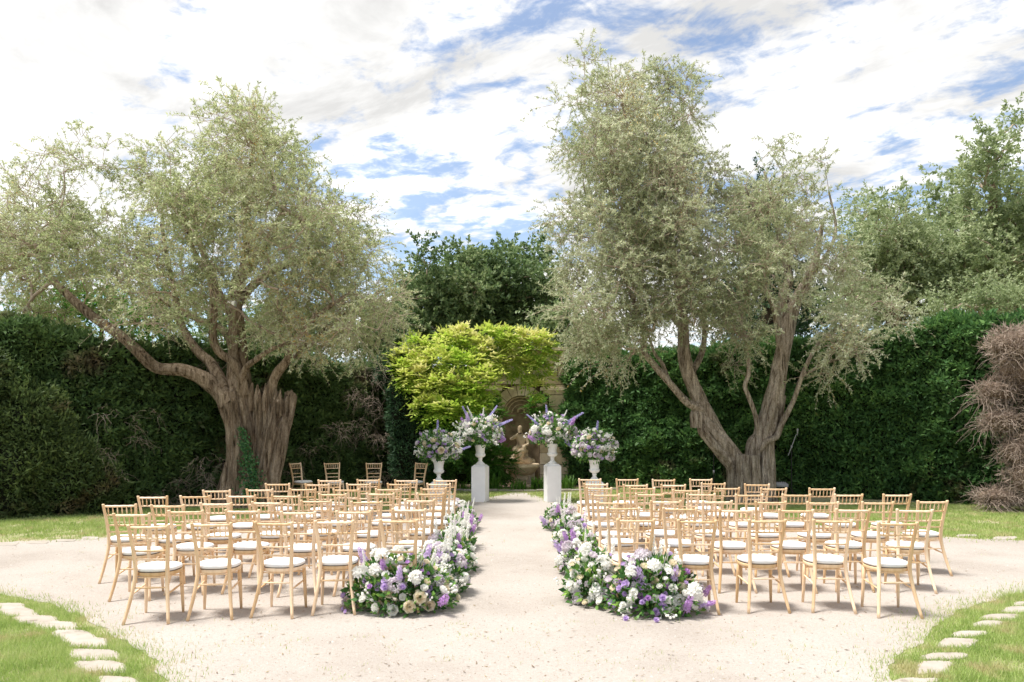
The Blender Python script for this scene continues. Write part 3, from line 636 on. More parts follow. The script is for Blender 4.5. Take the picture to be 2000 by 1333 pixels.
# ---- olive on the right: sawn stump with two great stems
DR = 17.8
def pr2(px, py, dy=0): return at(px, py, DR) + np.array([0, dy, 0])
bx2 = at(1462, 975, DR)[0]
olive_b = empty('olive_tree', (bx2, DR, 0), 'tall olive tree forking from a sawn stump into two leaning stems', 'tree')
stems = [
    (px_path(pr2, [(1455, 985), (1454, 965), (1452, 930), (1450, 905), (1450, 888)]), [.50, .42, .39, .385, .38], 90, .12, 13),
    (px_path(pr2, [(1490, 985), (1490, 960), (1491, 910), (1492, 860), (1500, 830), (1508, 800), (1514, 770)]), [.40, .30, .26, .25, .27, .25, .22], 64, .18, 8),
    (px_path(pr2, [(1446, 935, -.05), (1430, 900, -.05), (1404, 868, -.05), (1380, 838, -.05), (1362, 806, -.05)]), [.16, .24, .24, .22, .06], 60, .26, 8),
    (px_path(pr2, [(1470, 915, 0), (1468, 885, -.02), (1470, 862, 0), (1478, 848, .03)]), [.14, .15, .12, .05], 18, .2, 5),
    (px_path(pr2, [(1500, 985, -.2), (1494, 950, -.25), (1492, 900, -.2)]), [.18, .12, .05], 16, .25, 5),
]
trunk_mesh(stems, olive_b, M['bark_pale'], [(pr2(1361, 806, -.05), .10, .12)])
limbs = [
    (px_path(pr2, [(1508, 800), (1516, 760), (1526, 710, .05), (1537, 655, .05), (1548, 610, .05), (1562, 575), (1578, 545, -.05), (1592, 500, -.1), (1600, 440, -.2)]), [.24, .21, .185, .17, .155, .14, .12, .07, .035], 20),
    (px_path(pr2, [(1537, 660, .1), (1536, 600, .25), (1543, 560, .3), (1552, 535, .35), (1540, 470, .5), (1530, 400, .6), (1510, 320, .6)]), [.12, .13, .13, .10, .07, .05, .03], 14),
    (px_path(pr2, [(1412, 872, .02), (1394, 838, .05), (1372, 792, .05), (1356, 755, .05), (1344, 725, .05), (1336, 690, .05), (1336, 640, .1), (1330, 570, .1), (1310, 480, 0), (1290, 380, 0), (1260, 280, 0), (1240, 200, 0)]), [.22, .20, .18, .16, .15, .14, .12, .10, .085, .065, .045, .025], 20),
    (px_path(pr2, [(1368, 800, -.1), (1340, 788, -.2), (1318, 768, -.3), (1294, 742, -.4), (1266, 712, -.5), (1250, 692, -.6), (1247, 655, -.7), (1225, 600, -.9), (1200, 540, -1)]), [.10, .09, .08, .075, .07, .065, .055, .045, .025], 14),
    (px_path(pr2, [(1302, 752, -.4), (1290, 715, -.3), (1275, 690, -.2), (1262, 640, 0)]), [.05, .045, .035, .02], 10),
    (px_path(pr2, [(1482, 870, -.1), (1479, 845, -.1), (1472, 812, -.12), (1458, 775, -.15), (1451, 755, -.15), (1458, 730, -.15), (1456, 695, -.15), (1450, 650, -.2)]), [.07, .06, .055, .05, .05, .045, .04, .02], 12),
    (px_path(pr2, [(1477, 880, -.27), (1490, 862, -.29), (1508, 853, -.28), (1517, 832, -.28), (1530, 805, -.3), (1542, 780, -.3), (1556, 735, -.35), (1570, 700, -.4), (1588, 668, -.5), (1628, 636, -.7), (1680, 600, -.8)]), [.05, .07, .07, .065, .06, .055, .05, .045, .04, .03, .015], 12),
    (px_path(pr2, [(1559, 735, -.35), (1590, 715, -.6), (1630, 700, -.9), (1680, 690, -1.1)]), [.04, .035, .025, .012], 10),
    (px_path(pr2, [(1526, 690, 0), (1516, 645, -.1), (1506, 605, -.2), (1485, 560, -.3), (1478, 515, -.4), (1470, 450, -.5), (1440, 380, -.6)]), [.09, .08, .07, .065, .055, .04, .02], 12),
    (px_path(pr2, [(1345, 740, .1), (1380, 690, .5), (1395, 640, .9), (1400, 560, 1.2), (1390, 470, 1.3)]), [.09, .075, .06, .045, .025], 12),
    (px_path(pr2, [(1335, 640, .1), (1290, 570, .7), (1230, 500, 1.2), (1180, 420, 1.4), (1150, 330, 1.3)]), [.09, .075, .06, .045, .025], 12),
    (px_path(pr2, [(1330, 570, .1), (1350, 480, .5), (1350, 380, .6), (1330, 280, .5), (1320, 200, .4)]), [.08, .065, .05, .035, .02], 12),
    (px_path(pr2, [(1578, 545), (1620, 500, .3), (1650, 440, .5), (1640, 360, .6)]), [.07, .05, .035, .02], 10),
]
ln_, lp_ = limb_set(olive_b, limbs, M['bark_pale'])
RO = [(1135, 120, 52), (1110, 190, 45), (1210, 190, 90), (1310, 160, 62), (1340, 210, 55), (1165, 290, 88), (1270, 300, 105), (1330, 300, 60), (1110, 410, 55), (1130, 480, 75), (1210, 430, 100), (1310, 430, 100),
      (1400, 430, 85), (1140, 590, 70), (1120, 560, 45), (1220, 560, 95), (1310, 560, 85), (1400, 560, 85), (1230, 650, 55), (1470, 380, 80), (1500, 275, 45), (1540, 330, 45), (1615, 300, 32), (1590, 370, 55), (1530, 450, 85), (1620, 480, 70),
      (1450, 640, 62), (1420, 700, 30), (1560, 560, 40), (1680, 560, 65), (1740, 620, 35), (1650, 650, 70), (1700, 680, 40), (1610, 715, 40), (1490, 520, 60), (1190, 690, 30), (1150, 660, 30)]
crown(olive_b, lobes_from(RO, DR, 1.7, near=[(1340, 560, 75, -1.6), (1320, 450, 80, -1.7), (1430, 480, 70, -1.4), (1440, 570, 60, -1.3), (1540, 470, 60, -1.4), (1270, 640, 55, -1.4), (1350, 640, 40, -1.3), (1300, 350, 70, -1.5), (1220, 520, 70, -1.6), (1500, 400, 55, -1.4), (1580, 420, 50, -1.2), (1400, 350, 50, 0), (1160, 650, 40, -1), (1440, 640, 55, -1.2), (1720, 600, 40, -.8)]), ln_, lp_, 1000, 9, 29, 0.078, 0.022, M['olive_grey'], M['twig'], seed=5, bare=0.33, tl=(.28, .58), r0=.0045)

# ------------------------------------------------------------------ trees beyond the hedges
def back_tree(name, label, base_px, d, lobes, ncl, leaves, LL, LW, mat, spread=1.6, twigs=6, seed=1, tl=(.4, .8), cat='tree', bark=None):
    x = (base_px - 1000) / F * d; root = empty(name, (x, d, 0), label, cat, 'trees rising behind the hedges')
    top = min(p[1] - p[2] * .3 for p in lobes); ht = CH - (top - HY) / F * d
    c0 = np.mean([at(p[0], p[1], d) for p in lobes], axis=0)
    path = [(x, d, -.1), (x + .05, d, ht * .25), ((x + c0[0]) / 2, d, ht * .5), (c0[0], d, ht * .75), (c0[0] + .1, d, ht * .92)]
    v, f, C, rr = tube_bark(path, [ht * .035, ht * .026, ht * .02, ht * .013, .03], n=14, flute=.1, seed=seed)
    part('trunk', v, f, bark or M['bark_brown'], root, smooth=True)
    nodes = list(C[len(C) // 4:]); par = [-1] + list(range(len(nodes) - 1))
    crown(root, lobes_from(lobes, d, spread), nodes, par, ncl, twigs, leaves, LL, LW, mat, M['twig'], tl=tl, droop=.2, r0=.009, seed=seed, spread=.22)
    return root
back_tree('evergreen_oak', 'dark evergreen oak directly behind the bright green vine', 925, 27, [(900, 560, 55), (920, 620, 60), (880, 610, 55), (950, 580, 55), (935, 520, 40), (905, 500, 30)], 200, 20, .145, .082, M['oak_leaf'], 1.5, 7, 21)
back_tree('evergreen_oak', 'evergreen oak with loose silvery top between vine and fountain', 1000, 29, [(1000, 540, 60), (1020, 610, 65), (980, 620, 60), (985, 500, 32), (1040, 500, 40), (1055, 570, 60), (1050, 640, 50)], 210, 20, .145, .078, M['oak_leaf'], 1.5, 7, 22)
back_tree('evergreen_oak', 'low dark evergreen filling the gap beside the wall coping', 1100, 25.5, [(1090, 640, 45), (1130, 650, 50), (1060, 660, 45), (1180, 660, 50), (1100, 700, 50), (1150, 720, 50)], 120, 18, .135, .068, M['oak_leaf'], .9, 7, 31)
back_tree('evergreen_oak', 'slim evergreen oak beside the ivy-clad olive crown', 830, 26, [(825, 500, 30), (820, 545, 45), (840, 590, 50), (800, 610, 50), (780, 650, 45), (835, 640, 45)], 130, 19, .135, .07, M['oak_leaf'], 1.2, 7, 23)
back_tree('cypress_tree', 'dark pointed cypress behind the stump olive', 1500, 26, [(1490, 360, 40), (1490, 430, 60), (1500, 510, 75), (1500, 590, 85), (1505, 660, 85), (1410, 600, 60), (1590, 600, 60)], 240, 20, .135, .05, M['cypress_leaf'], 1.2, 7, 24)
back_tree('grey_oak', 'tall grey-green oak behind the dead brown shrub', 1930, 25, [(1960, 290, 62), (1900, 370, 70), (1975, 390, 75), (1880, 460, 90), (1960, 490, 90), (1860, 550, 70), (1940, 580, 70), (2040, 420, 90), (2010, 560, 80), (1830, 420, 50), (1920, 320, 45), (1990, 240, 35), (1900, 540, 80), (1990, 470, 80)], 480, 19, .13, .060, M['grey_oak_leaf'], 1.8, 7, 25)
back_tree('grey_oak', 'rounded pale grey-green tree behind the clipped hedge corner', 1745, 24, [(1740, 420, 60), (1700, 480, 60), (1780, 480, 70), (1720, 550, 75), (1800, 570, 70), (1660, 580, 50), (1730, 620, 45), (1760, 520, 60), (1690, 400, 40), (1810, 500, 60)], 360, 20, .115, .048, M['grey_oak_leaf'], 1.5, 7, 26)
back_tree('grey_oak', 'low pale bush showing over the clipped hedge top', 1880, 21, [(1850, 595, 35), (1920, 580, 40), (1980, 585, 40), (2040, 580, 45)], 90, 20, .09, .04, M['grey_oak_leaf'], .6, 6, 27, cat='bush')
back_tree('evergreen_oak', 'green bushy tree behind the leafy hedge by the pointed conifer shrub', 180, 21, [(120, 590, 40), (200, 600, 40), (270, 610, 35), (330, 600, 40), (60, 600, 35)], 100, 19, .11, .055, M['vine_dark'], .8, 6, 28)
back_tree('evergreen_oak', 'dense dark tree filling the gap behind the twin-trunk olive', 560, 25, [(520, 640, 60), (600, 640, 60), (680, 630, 60), (740, 650, 50), (440, 650, 50)], 150, 17, .135, .068, M['oak_leaf'], 1.0, 7, 29)

# ------------------------------------------------------------------ hedges
def hedge(name, label, line, h, thick, mat, dens, seed, batter=0.05, amp=0.32, LL=.13, LW=.052):
    """clipped conifer hedge along a ground line; its face looks to the court"""
    P = np.array(line, float); seg = np.linalg.norm(np.diff(P, axis=0), axis=1); cum = np.concatenate([[0], np.cumsum(seg)]); tot = cum[-1]
    hs = np.interp
    if np.isscalar(h): h = [h] * len(P)
    nS = int(tot / .16); S = np.linspace(0, tot, nS); X = np.interp(S, cum, P[:, 0]); Y = np.interp(S, cum, P[:, 1]); H = np.interp(S, cum, h)
    T = norm(np.stack([np.gradient(X), np.gradient(Y)], 1)); Nn = np.stack([T[:, 1], -T[:, 0]], 1)
    if (Nn[nS // 2] @ (np.array([0, 10.0]) - np.array([X[nS // 2], Y[nS // 2]]))) < 0: Nn = -Nn
    root = empty(name, (X[nS // 2], Y[nS // 2], 0), label, 'hedge')
    # profile: (offset outward, height fraction)
    prof = [(0.0, 0.0)] + [(-batter * t, t) for t in np.linspace(.04, .95, 26)] + [(-batter - .10, 1.0)] + [(-batter - .1 - (thick - .2) * t, 1.0 + .015 * math.sin(t * 9)) for t in np.linspace(.08, .92, 9)] + [(-thick, .96), (-thick, .5), (-thick, 0)]
    prof = np.array(prof); nP = len(prof)
    Q = np.empty((nS, nP, 3)); 
    for j in range(nP):
        o = prof[j, 0]; Q[:, j, 0] = X + Nn[:, 0] * o; Q[:, j, 1] = Y + Nn[:, 1] * o; Q[:, j, 2] = H * prof[j, 1]
    q = Q.reshape(-1, 3)
    dU = np.gradient(Q, axis=0); dV = np.gradient(Q, axis=1); nr = norm(np.cross(dU, dV)).reshape(-1, 3)
    c = q - np.repeat(np.stack([X - Nn[:, 0] * thick / 2, Y - Nn[:, 1] * thick / 2, H * .5], 1), nP, 0)
    sg = np.sign((nr * c).sum(1)); nr = nr * sg[:, None]
    disp = amp * (fbm(q * np.array([.9, .9, 1.5]), seed, 4) - .5) * 2 + amp * .6 * (fbm(q * np.array([2.2, 2.2, 4.5]), seed + 9, 2) - .5)
    q2 = q + nr * disp[:, None]; q2[:, 2] = np.maximum(q2[:, 2], -.02)
    i = np.arange(nS - 1)[:, None] * nP; j = np.arange(nP - 1)[None]
    f = np.stack([i + j, i + nP + j, i + nP + j + 1, i + j + 1], -1).reshape(-1, 4)
    core = q2 - nr * .10
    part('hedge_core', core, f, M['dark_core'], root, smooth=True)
    # sprays of scale leaves over front and top
    cell = np.linalg.norm(np.cross(q2[f[:, 1]] - q2[f[:, 0]], q2[f[:, 3]] - q2[f[:, 0]]), axis=1)
    jj = np.tile(np.arange(nP - 1), nS - 1); far = np.abs(q2[f[:, 0], 0]) > q2[f[:, 0], 1] * .74; wgt = np.where(jj > nP - 4, .10, 1.0) * np.where(far, .3, 1.0) * cell
    n = int(dens * wgt[jj <= nP - 4].sum()); pk = rng.choice(len(f), n, p=wgt / wgt.sum()); a, b = rng.random((n, 1)), rng.random((n, 1))
    A, B, C_, D_ = (q2[f[pk, k]] for k in range(4)); pos = A * (1 - a) * (1 - b) + B * a * (1 - b) + C_ * a * b + D_ * (1 - a) * b
    nn = nr[f[pk, 0]]
    # tufts: pull sprays together into fans
    tuft = (vnoise(pos * np.array([4, 4, 7]), seed + 30) - .45) * .36 + (vnoise(pos * np.array([11, 11, 14]), seed + 31) - .45) * .20 + rng.uniform(-.08, .05, n)
    pos = pos + nn * tuft[:, None] + rng.normal(0, .02, (n, 3))
    ax = norm(nn * .75 + rand_dirs(n) * .75 + np.array([0, 0, .12]))
    v, ff = leaf_quads(pos, ax, rand_dirs(n) + np.array([0, 0, .9]), LL * rng.uniform(.6, 1.5, n), LW * rng.uniform(.6, 1.4, n), .5)
    rn = np.clip(.55 * fbm(pos * 2.5, seed + 40, 2) + .5 * rng.random(n) - .05, 0, 1)
    part('hedge_foliage', v, ff, mat, root, rnd=rn, kind='stuff')
    return root, (X, Y, H, Nn)
HR = [(1.5, 23.3), (1.60, 22.5), (2.8, 21.9), (5.4, 20.3), (7.66, 19.1), (9.55, 17.9), (10.4, 17.1), (11.3, 16.4), (12.8, 14.6), (14.2, 12)]
hedge('clipped_hedge', 'dark green clipped conifer hedge behind the stump olive', HR, [3.7, 3.7, 3.75, 3.8, 3.85, 4.0, 4.05, 4.0, 3.9, 3.9], 1.3, M['hedge_leaf'], 1600, 51, .12, .40)
HL = [(-.98, 23.5), (-2.4, 22.9), (-3.8, 21.85), (-5.4, 20.3), (-6.8, 18.5), (-7.6, 17.3), (-8.6, 16.0), (-9.4, 15.6), (-10.2, 15.0), (-12, 13.2), (-14, 11)]
hedge('clipped_hedge', 'patchy brown-green conifer hedge behind the ivy-clad olive', HL, [3.3, 3.3, 3.3, 3.4, 3.45, 3.5, 3.55, 3.6, 3.6, 3.6, 3.6], 1.3, M['hedge_leaf_left'], 1550, 61, .05, .42)

# dead twiggy growth hanging in the hedge
def twig_mass(n, centre, rad, L, droop, r, up=.2, out=None, K=5):
    d = rand_dirs(n); p = centre + d * (rng.random((n, 1)) ** .5) * rad
    dirn = norm(d * .5 + rand_dirs(n) * .9 + np.array([0, -.25, up]) + (0 if out is None else out)); Ls = rng.uniform(.5, 1.2, n) * L
    s = np.linspace(0, 1, K); path = p[:, None] + dirn[:, None] * (s[None, :, None] * Ls[:, None, None]); path[:, :, 2] -= droop * s[None] ** 2 * Ls[:, None]
    path += rng.normal(0, .035, path.shape) * s[None, :, None]
    path[:, :, 2] = np.maximum(path[:, :, 2], .02)
    return batch_tubes(path, np.linspace(1, .3, K)[None] * (r * rng.uniform(.6, 1.4, (n, 1))), 3)
def dead_bush(name, label, blobs, n_each, L, seed, core=True):
    c0 = blobs[0][0]; root = empty(name, (c0[0], c0[1], 0), label, 'bush')
    vf = [twig_mass(int(n_each * r[0] * r[2]), np.array(c), np.array(r) * .9, L * rng.uniform(.7, 1.3), .22, .0045) for c, r in blobs]
    for q in range(40):
        c, r = blobs[rng.integers(len(blobs))]; vf.append(twig_mass(int(rng.integers(20, 45)), np.array(c) + rand_dirs(1)[0] * np.array(r) * .9, np.array([.10, .10, .10]), L * rng.uniform(.7, 1.5), .6, .005))
    V, Fc = join(*vf); part('dead_twigs', V, Fc, M['dead'], root, kind='stuff')
    lp = []; la = []
    for c, r in blobs:
        r = np.array(r); n = int(9000 * r[0] * r[2]); d = rand_dirs(n); k = .85 + .8 * (fbm(d * 2.4 + c[2], seed, 3) - .5) + .35 * (vnoise(d * 8, seed + 4) - .5) + rng.uniform(-.2, .1, n)
        lp.append(np.maximum(d * k[:, None] * r + np.array(c), [-99, -99, .02])); la.append(norm(d * .5 + rand_dirs(n) * .8 + np.array([0, -.1, .1])))
    lp = np.concatenate(lp); la = np.concatenate(la); n = len(lp); v, f = leaf_quads(lp, la, rand_dirs(n) + np.array([0, 0, .6]), rng.uniform(.07, .20, n), rng.uniform(.010, .024, n), .5)
    part('dead_sprays', v, f, M['dead_leaf'], root, rnd=np.clip(.6 * fbm(lp * 2.2, seed + 7, 3) + .5 * rng.random(n) - .05, 0, 1), kind='stuff')
    if core:
        cv = []
        for c, r in blobs:
            bm = bmesh.new(); bmesh.ops.create_icosphere(bm, subdivisions=3, radius=1)
            v = np.array([q.co[:] for q in bm.verts]); f = np.array([[x.index for x in p.verts] for p in bm.faces]); bm.free()
            k = .72 + .5 * (fbm(v * 2 + seed, seed, 3) - .5); q = v * k[:, None] * np.array(r) + np.array(c); q[:, 2] = np.maximum(q[:, 2], -.02)
            cv.append((q, f))
        V, Fc = join(*cv); part('dark_bush_core', V, Fc, M['soil'], root)  # solid dark core added inside the bush behind its twigs
    return root
dead_bush('dead_shrub', 'tall dead brown twiggy shrub standing against the clipped hedge', [((11.3, 15.4, 3.5), (1.0, .8, .5)), ((10.45, 15.9, 3.45), (.6, .6, .4)), ((11.7, 15.0, 3.8), (.9, .7, .35)), ((10.75, 15.8, 3.3), (.55, .6, .45)), ((12.2, 14.6, 3.3), (1.0, .8, .5)), ((11.0, 15.4, 1.9), (.75, .7, 1.1)), ((11.9, 14.8, 2.4), (1.2, 1, 1.4)), ((10.65, 15.6, .75), (.55, .5, .6)), ((10.2, 16.1, 2.5), (.4, .4, .3)), ((10.5, 15.9, 2.9), (.45, .5, .4)), ((10.2, 16.0, 1.9), (.4, .35, .3)), ((10.4, 15.8, 1.25), (.35, .35, .35)), ((10.1, 16.0, .3), (.45, .4, .2)), ((11.4, 15.0, 3.45), (.6, .6, .35))], 800, .45, 71)
# dry patch woven into the left hedge
dp = empty('dry_twigs', (-4.7, 20.6, 0), 'grey dry bramble twigs caught in the patchy hedge beside the vine', 'twigs')
tw = []
for (px, py, d, sx, sz, cnt) in ((690, 790, 20.3, 130, 200, 20), (740, 860, 20.9, 60, 120, 14), (330, 940, 16.6, 130, 60, 12), (260, 800, 15.7, 120, 140, 7), (420, 700, 17.6, 160, 60, 5), (600, 900, 19.6, 80, 60, 5)):
    for q in range(cnt):
        c = at(px + rng.normal(0, sx * .5), py + rng.normal(0, sz * .5), d - rng.uniform(-.1, .25)); c[2] = max(c[2], .1)
        c[1] += .35 * (at(px, py, d)[0] - c[0]) * (1 if c[0] > -8 else .6) * -1.0
        tw.append(twig_mass(int(rng.integers(8, 26)), c, np.array([.22, .12, .16]), rng.uniform(.25, .5), .7, .0032))
V, Fc = join(*tw)
part('twig_tangle', V, Fc, M['dead'], dp, kind='stuff')
# conifer shrub in front of the left hedge
def conifer_bush(label, blobs, dens, mat, seed, LL=.10, LW=.034):
    c0 = blobs[0][0]; root = empty('conifer_shrub', (c0[0], c0[1], 0), label, 'shrub'); pv = []; nv = []; cv = []
    for c, r in blobs:
        r = np.array(r); n = int(dens * 4 * math.pi * ((r[0] * r[2]) + r[1] * r[2] + r[0] * r[1]) / 3)
        d = rand_dirs(n); k = .84 + .9 * (fbm(d * 2.2 + c0[0], seed, 3) - .5) + .35 * (vnoise(d * 9 + c0[0], seed + 2) - .5) + rng.uniform(-.12, .08, n)
        p = d * k[:, None] * r + np.array(c); kp = p[:, 2] > .01; pv.append(p[kp]); nv.append(norm(d / r)[kp])
        bm = bmesh.new(); bmesh.ops.create_icosphere(bm, subdivisions=3, radius=1)
        v = np.array([q.co[:] for q in bm.verts]); f = np.array([[x.index for x in q.verts] for q in bm.faces]); bm.free()
        kk = .66 + .9 * (fbm(v * 2.2 + c0[0], seed, 3) - .5); q = v * kk[:, None] * r + np.array(c); q[:, 2] = np.maximum(q[:, 2], -.02); cv.append((q, f))
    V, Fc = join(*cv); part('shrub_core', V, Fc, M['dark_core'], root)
    p = np.concatenate(pv); nn = np.concatenate(nv); n = len(p)
    ax = norm(nn * .7 + rand_dirs(n) * .7 + np.array([0, 0, .25])); v, f = leaf_quads(p, ax, rand_dirs(n) + np.array([0, 0, .9]), LL * rng.uniform(.6, 1.5, n), LW * rng.uniform(.6, 1.4, n), .5)
    part('shrub_foliage', v, f, mat, root, rnd=np.clip(.5 * fbm(p * 2.5, seed, 2) + .55 * rng.random(n) - .05, 0, 1), kind='stuff'); return root
conifer_bush('bushy olive-green conifer shrub growing out in front of the patchy hedge', [((-9.9, 15.1, 1.2), (1.15, .65, 1.55)), ((-10.7, 14.8, 1.9), (1.1, .7, 1.5)), ((-9.0, 15.35, .7), (.75, .5, .95)), ((-8.5, 15.6, .5), (.55, .4, .6)), ((-9.4, 15.2, 1.1), (.8, .5, 1.1))], 1500, M['conifer_leaf'], 81)
conifer_bush('small dark feathery conifer under the vine', [(tuple(at(790, 790, 21.0)), (.55, .5, 1.0)), (tuple(at(800, 880, 21.0)), (.6, .5, .9)), (tuple(at(860, 800, 21.6)), (.5, .4, .9)), (tuple(at(770, 720, 21.3)), (.6, .5, .5))], 800, M['cypress_leaf'], 82)
# bare earth under the dead shrub
e = ragged([(9.2, 16.3), (10.2, 15.0), (12, 13.6), (14, 12.5), (14, 15), (11, 17)], .2, .15)
bm = bmesh.new(); bm.faces.new([bm.verts.new((x, y, .008)) for x, y in e]); bmesh.ops.triangulate(bm, faces=bm.faces[:]); bm.normal_update(); bm.faces.ensure_lookup_table()
if bm.faces[0].normal.z < 0: bmesh.ops.reverse_faces(bm, faces=bm.faces[:])
me = bpy.data.meshes.new('bare_earth'); bm.to_mesh(me); bm.free(); me.materials.append(M['soil']); tag(link('bare_earth', me), kind='structure')

# ------------------------------------------------------------------ fountain wall with niche
XC, YW = 0.27, 22.7
wall = empty('fountain_wall', (XC, YW, 0), 'old limestone fountain wall with arched shell niche half hidden by vine', 'wall')
NW, NS, WT, WH = 0.54, 2.10, 1.30, 3.95       # niche half width, springing height, wall half width, wall height
arc = [(NW * math.cos(a), NS + NW * math.sin(a)) for a in np.linspace(0, math.pi, 17)]
poly = [(-WT, 0), (-NW, 0)] + [(x, z) for x, z in reversed(arc)] + [(NW, 0), (WT, 0), (WT, WH), (-WT, WH)]
bm = bmesh.new(); f = bm.faces.new([bm.verts.new((x, .05, z)) for x, z in poly]); r = bmesh.ops.extrude_face_region(bm, geom=[f])
for v in r['geom']:
    if isinstance(v, bmesh.types.BMVert): v.co.y = .7
bmesh.ops.triangulate(bm, faces=[f for f in bm.faces if len(f.verts) > 4]); bmesh.ops.recalc_face_normals(bm, faces=bm.faces[:])
me = bpy.data.meshes.new('wall_core'); bm.to_mesh(me); bm.free(); me.materials.append(M['limestone_core']); link('wall_core', me, wall)
# niche: curved back and fluted shell hood
vv = []; ff = []; nA = 25
zs = [0, .5, 1.0, 1.5, NS]
for z in zs:
    for a in np.linspace(math.pi, 0, nA): vv.append((NW * math.cos(a), .06 + .24 * math.sin(a), z))
for j in range(len(zs) - 1):
    for i in range(nA - 1): ff.append((j * nA + i, j * nA + i + 1, (j + 1) * nA + i + 1, (j + 1) * nA + i))
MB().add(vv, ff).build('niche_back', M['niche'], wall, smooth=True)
vv = []; ff = []; nA, nE = 61, 12          # the shell: ribs fan out from the middle of the springing line
for e_ in range(nE + 1):
    t = e_ / nE
    for i in range(nA):
        a = math.pi * i / (nA - 1); rib = abs(math.sin(a * 6.5)); k = t * (1 - .03 * (1 - rib))
        ring_ = .035 * (math.sin(t * 18) > .2) * t
        vv.append((NW * k * math.cos(a), .06 + .24 * math.sqrt(max(0, 1 - t * t)) - .05 * (1 - rib) * t * (1 - t) * 3 + ring_ * (t < .97), NS + NW * k * math.sin(a)))
for e_ in range(nE):
    for i in range(nA - 1): ff.append((e_ * nA + i, e_ * nA + i + 1, (e_ + 1) * nA + i + 1, (e_ + 1) * nA + i))
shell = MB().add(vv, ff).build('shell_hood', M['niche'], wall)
MB().tube([(.10 * math.cos(a), .27, NS + .07 + .10 * math.sin(a)) for a in np.linspace(-.3, 3.44, 12)], .03, 7).build('shell_scroll', M['statue'], shell, smooth=True)
for rr_, w_ in ((.50, .022), (.40, .018), (.28, .016)):
    MB().tube([(rr_ * math.cos(a), .06 + .24 * math.sqrt(max(0, 1 - (rr_ / NW) ** 2)) - .01, NS + rr_ * math.sin(a)) for a in np.linspace(.1, 3.04, 22)], w_, 6).build('shell_moulding', M['statue'], shell, smooth=True)
# voussoirs round the arch
nv_ = 9
for k in range(nv_):
    a0, a1 = math.pi * k / nv_ + .012, math.pi * (k + 1) / nv_ - .012; r0, r1 = NW + .0, NW + .29 + random.uniform(-.01, .02); m = MB(); q = []
    for y in (-.02 - random.uniform(0, .02), .045):
        for (rad, aa) in ((r0, a0), (r0, (a0 + a1) / 2), (r0, a1), (r1, a1), (r1, (a0 + a1) / 2), (r1, a0)): q.append((rad * math.cos(aa), y, NS + rad * math.sin(aa)))
    m.add(q, [(0, 1, 2, 3, 4, 5)[::-1], (6, 7, 8, 9, 10, 11)] + [(i, (i + 1) % 6, 6 + (i + 1) % 6, 6 + i) for i in range(6)])
    m.build('voussoir', M['limestone'], wall)
# coursed blocks either side and above
zc = 0.0; row = 0
while zc < WH - .05:
    hz = random.choice([.26, .30, .34]) if zc > .3 else .3
    hz = min(hz, WH - zc); zt = zc + hz; zm = (zc + zt) / 2
    lim = NW if zt < NS else 0.0
    if zt >= NS:
        dz = max(0, zc - NS); ro = NW + .30; lim = math.sqrt(ro * ro - dz * dz) if dz < ro else 0
        if zc < NS: lim = NW + .30
    proud = .04 if zc > 0.9 or zc < .6 else .07
    for sgn in (-1, 1):
        x0 = lim + .006; end = WT + (.10 if zc < 1.0 else 0)
        while x0 < end - .04:
            w_ = random.uniform(.30, .56); x1 = min(end, x0 + w_)
            if end - x1 < .16: x1 = end
            mb = MB().box((sgn * (x0 + x1) / 2, .02 - proud / 2 - random.uniform(0, .02), zm), ((x1 - x0) / 2 - .007, .03 + proud / 2, hz / 2 - .007))
            mb.build('stone_block', M['limestone'], wall, bevel=.012); x0 = x1
    zc = zt; row += 1
MB().box((.98, -.06, 2.82), (.42, .09, .045)).build('string_course', M['limestone'], wall, bevel=.012)
MB().box((-.98, -.06, 2.82), (.42, .09, .045)).build('string_course', M['limestone'], wall, bevel=.012)
MB().box((0, -.02, WH + .05), (WT + .1, .16, .05)).build('coping', M['limestone'], wall, bevel=.012)

# basin on its foot
basin = empty('fountain_basin', (XC, 22.05, 0), 'wide round stone bowl on a square foot below the seated statue', 'fountain')
bz = .36
MB().lathe([(.16, bz - .02), (.30, bz), (.40, bz + .07), (.47, bz + .18), (.52, bz + .20), (.53, bz + .27), (.50, bz + .30), (.46, bz + .28), (.40, bz + .20), (.2, bz + .14), (.01, bz + .12)], 40, closed=True).build('bowl', M['statue'], basin, smooth=True)
MB().box((0, 0, .27), (.19, .17, .075)).build('foot', M['statue'], basin, bevel=.02)
MB().box((0, 0, .12), (.15, .14, .085)).build('foot', M['statue'], basin, bevel=.02)
MB().box((0, 0, .03), (.26, .22, .045)).build('plinth', M['statue'], basin, bevel=.02)

# seated statue on rocks: its pedestal block stands in the niche
statue = empty('statue', (XC - .02, 22.60, 0), 'weathered stone statue of a seated figure on rocks inside the niche', 'statue')
MB().box((0, .10, .32), (.42, .22, .33)).build('base_block', M['limestone'], statue, bevel=.02)
def rocks():
    vf = []
    for k, (x, y, z, rx, ry, rz) in enumerate([(0, .05, .78, .34, .2, .22), (-.22, -.05, .72, .16, .15, .13), (.2, -.06, .72, .17, .15, .14), (0, -.12, .72, .15, .12, .11), (.04, .08, .93, .22, .18, .2), (-.1, -.05, .88, .12, .12, .12), (.34, .0, .70, .12, .12, .09), (-.34, 0, .70, .1, .12, .09)]):
        bm = bmesh.new(); bmesh.ops.create_icosphere(bm, subdivisions=3, radius=1); v = np.array([q.co[:] for q in bm.verts]); f = np.array([[x_.index for x_ in p.verts] for p in bm.faces]); bm.free()
        kk = .85 + .6 * (fbm(v * 2.6 + k * 7, k, 3) - .5); vf.append((v * kk[:, None] * np.array([rx, ry, rz]) + np.array([x, y, z]), f))
    return join(*vf)
V, Fc = rocks(); part('rock', V, Fc, M['statue'], statue, smooth=True, local=True)
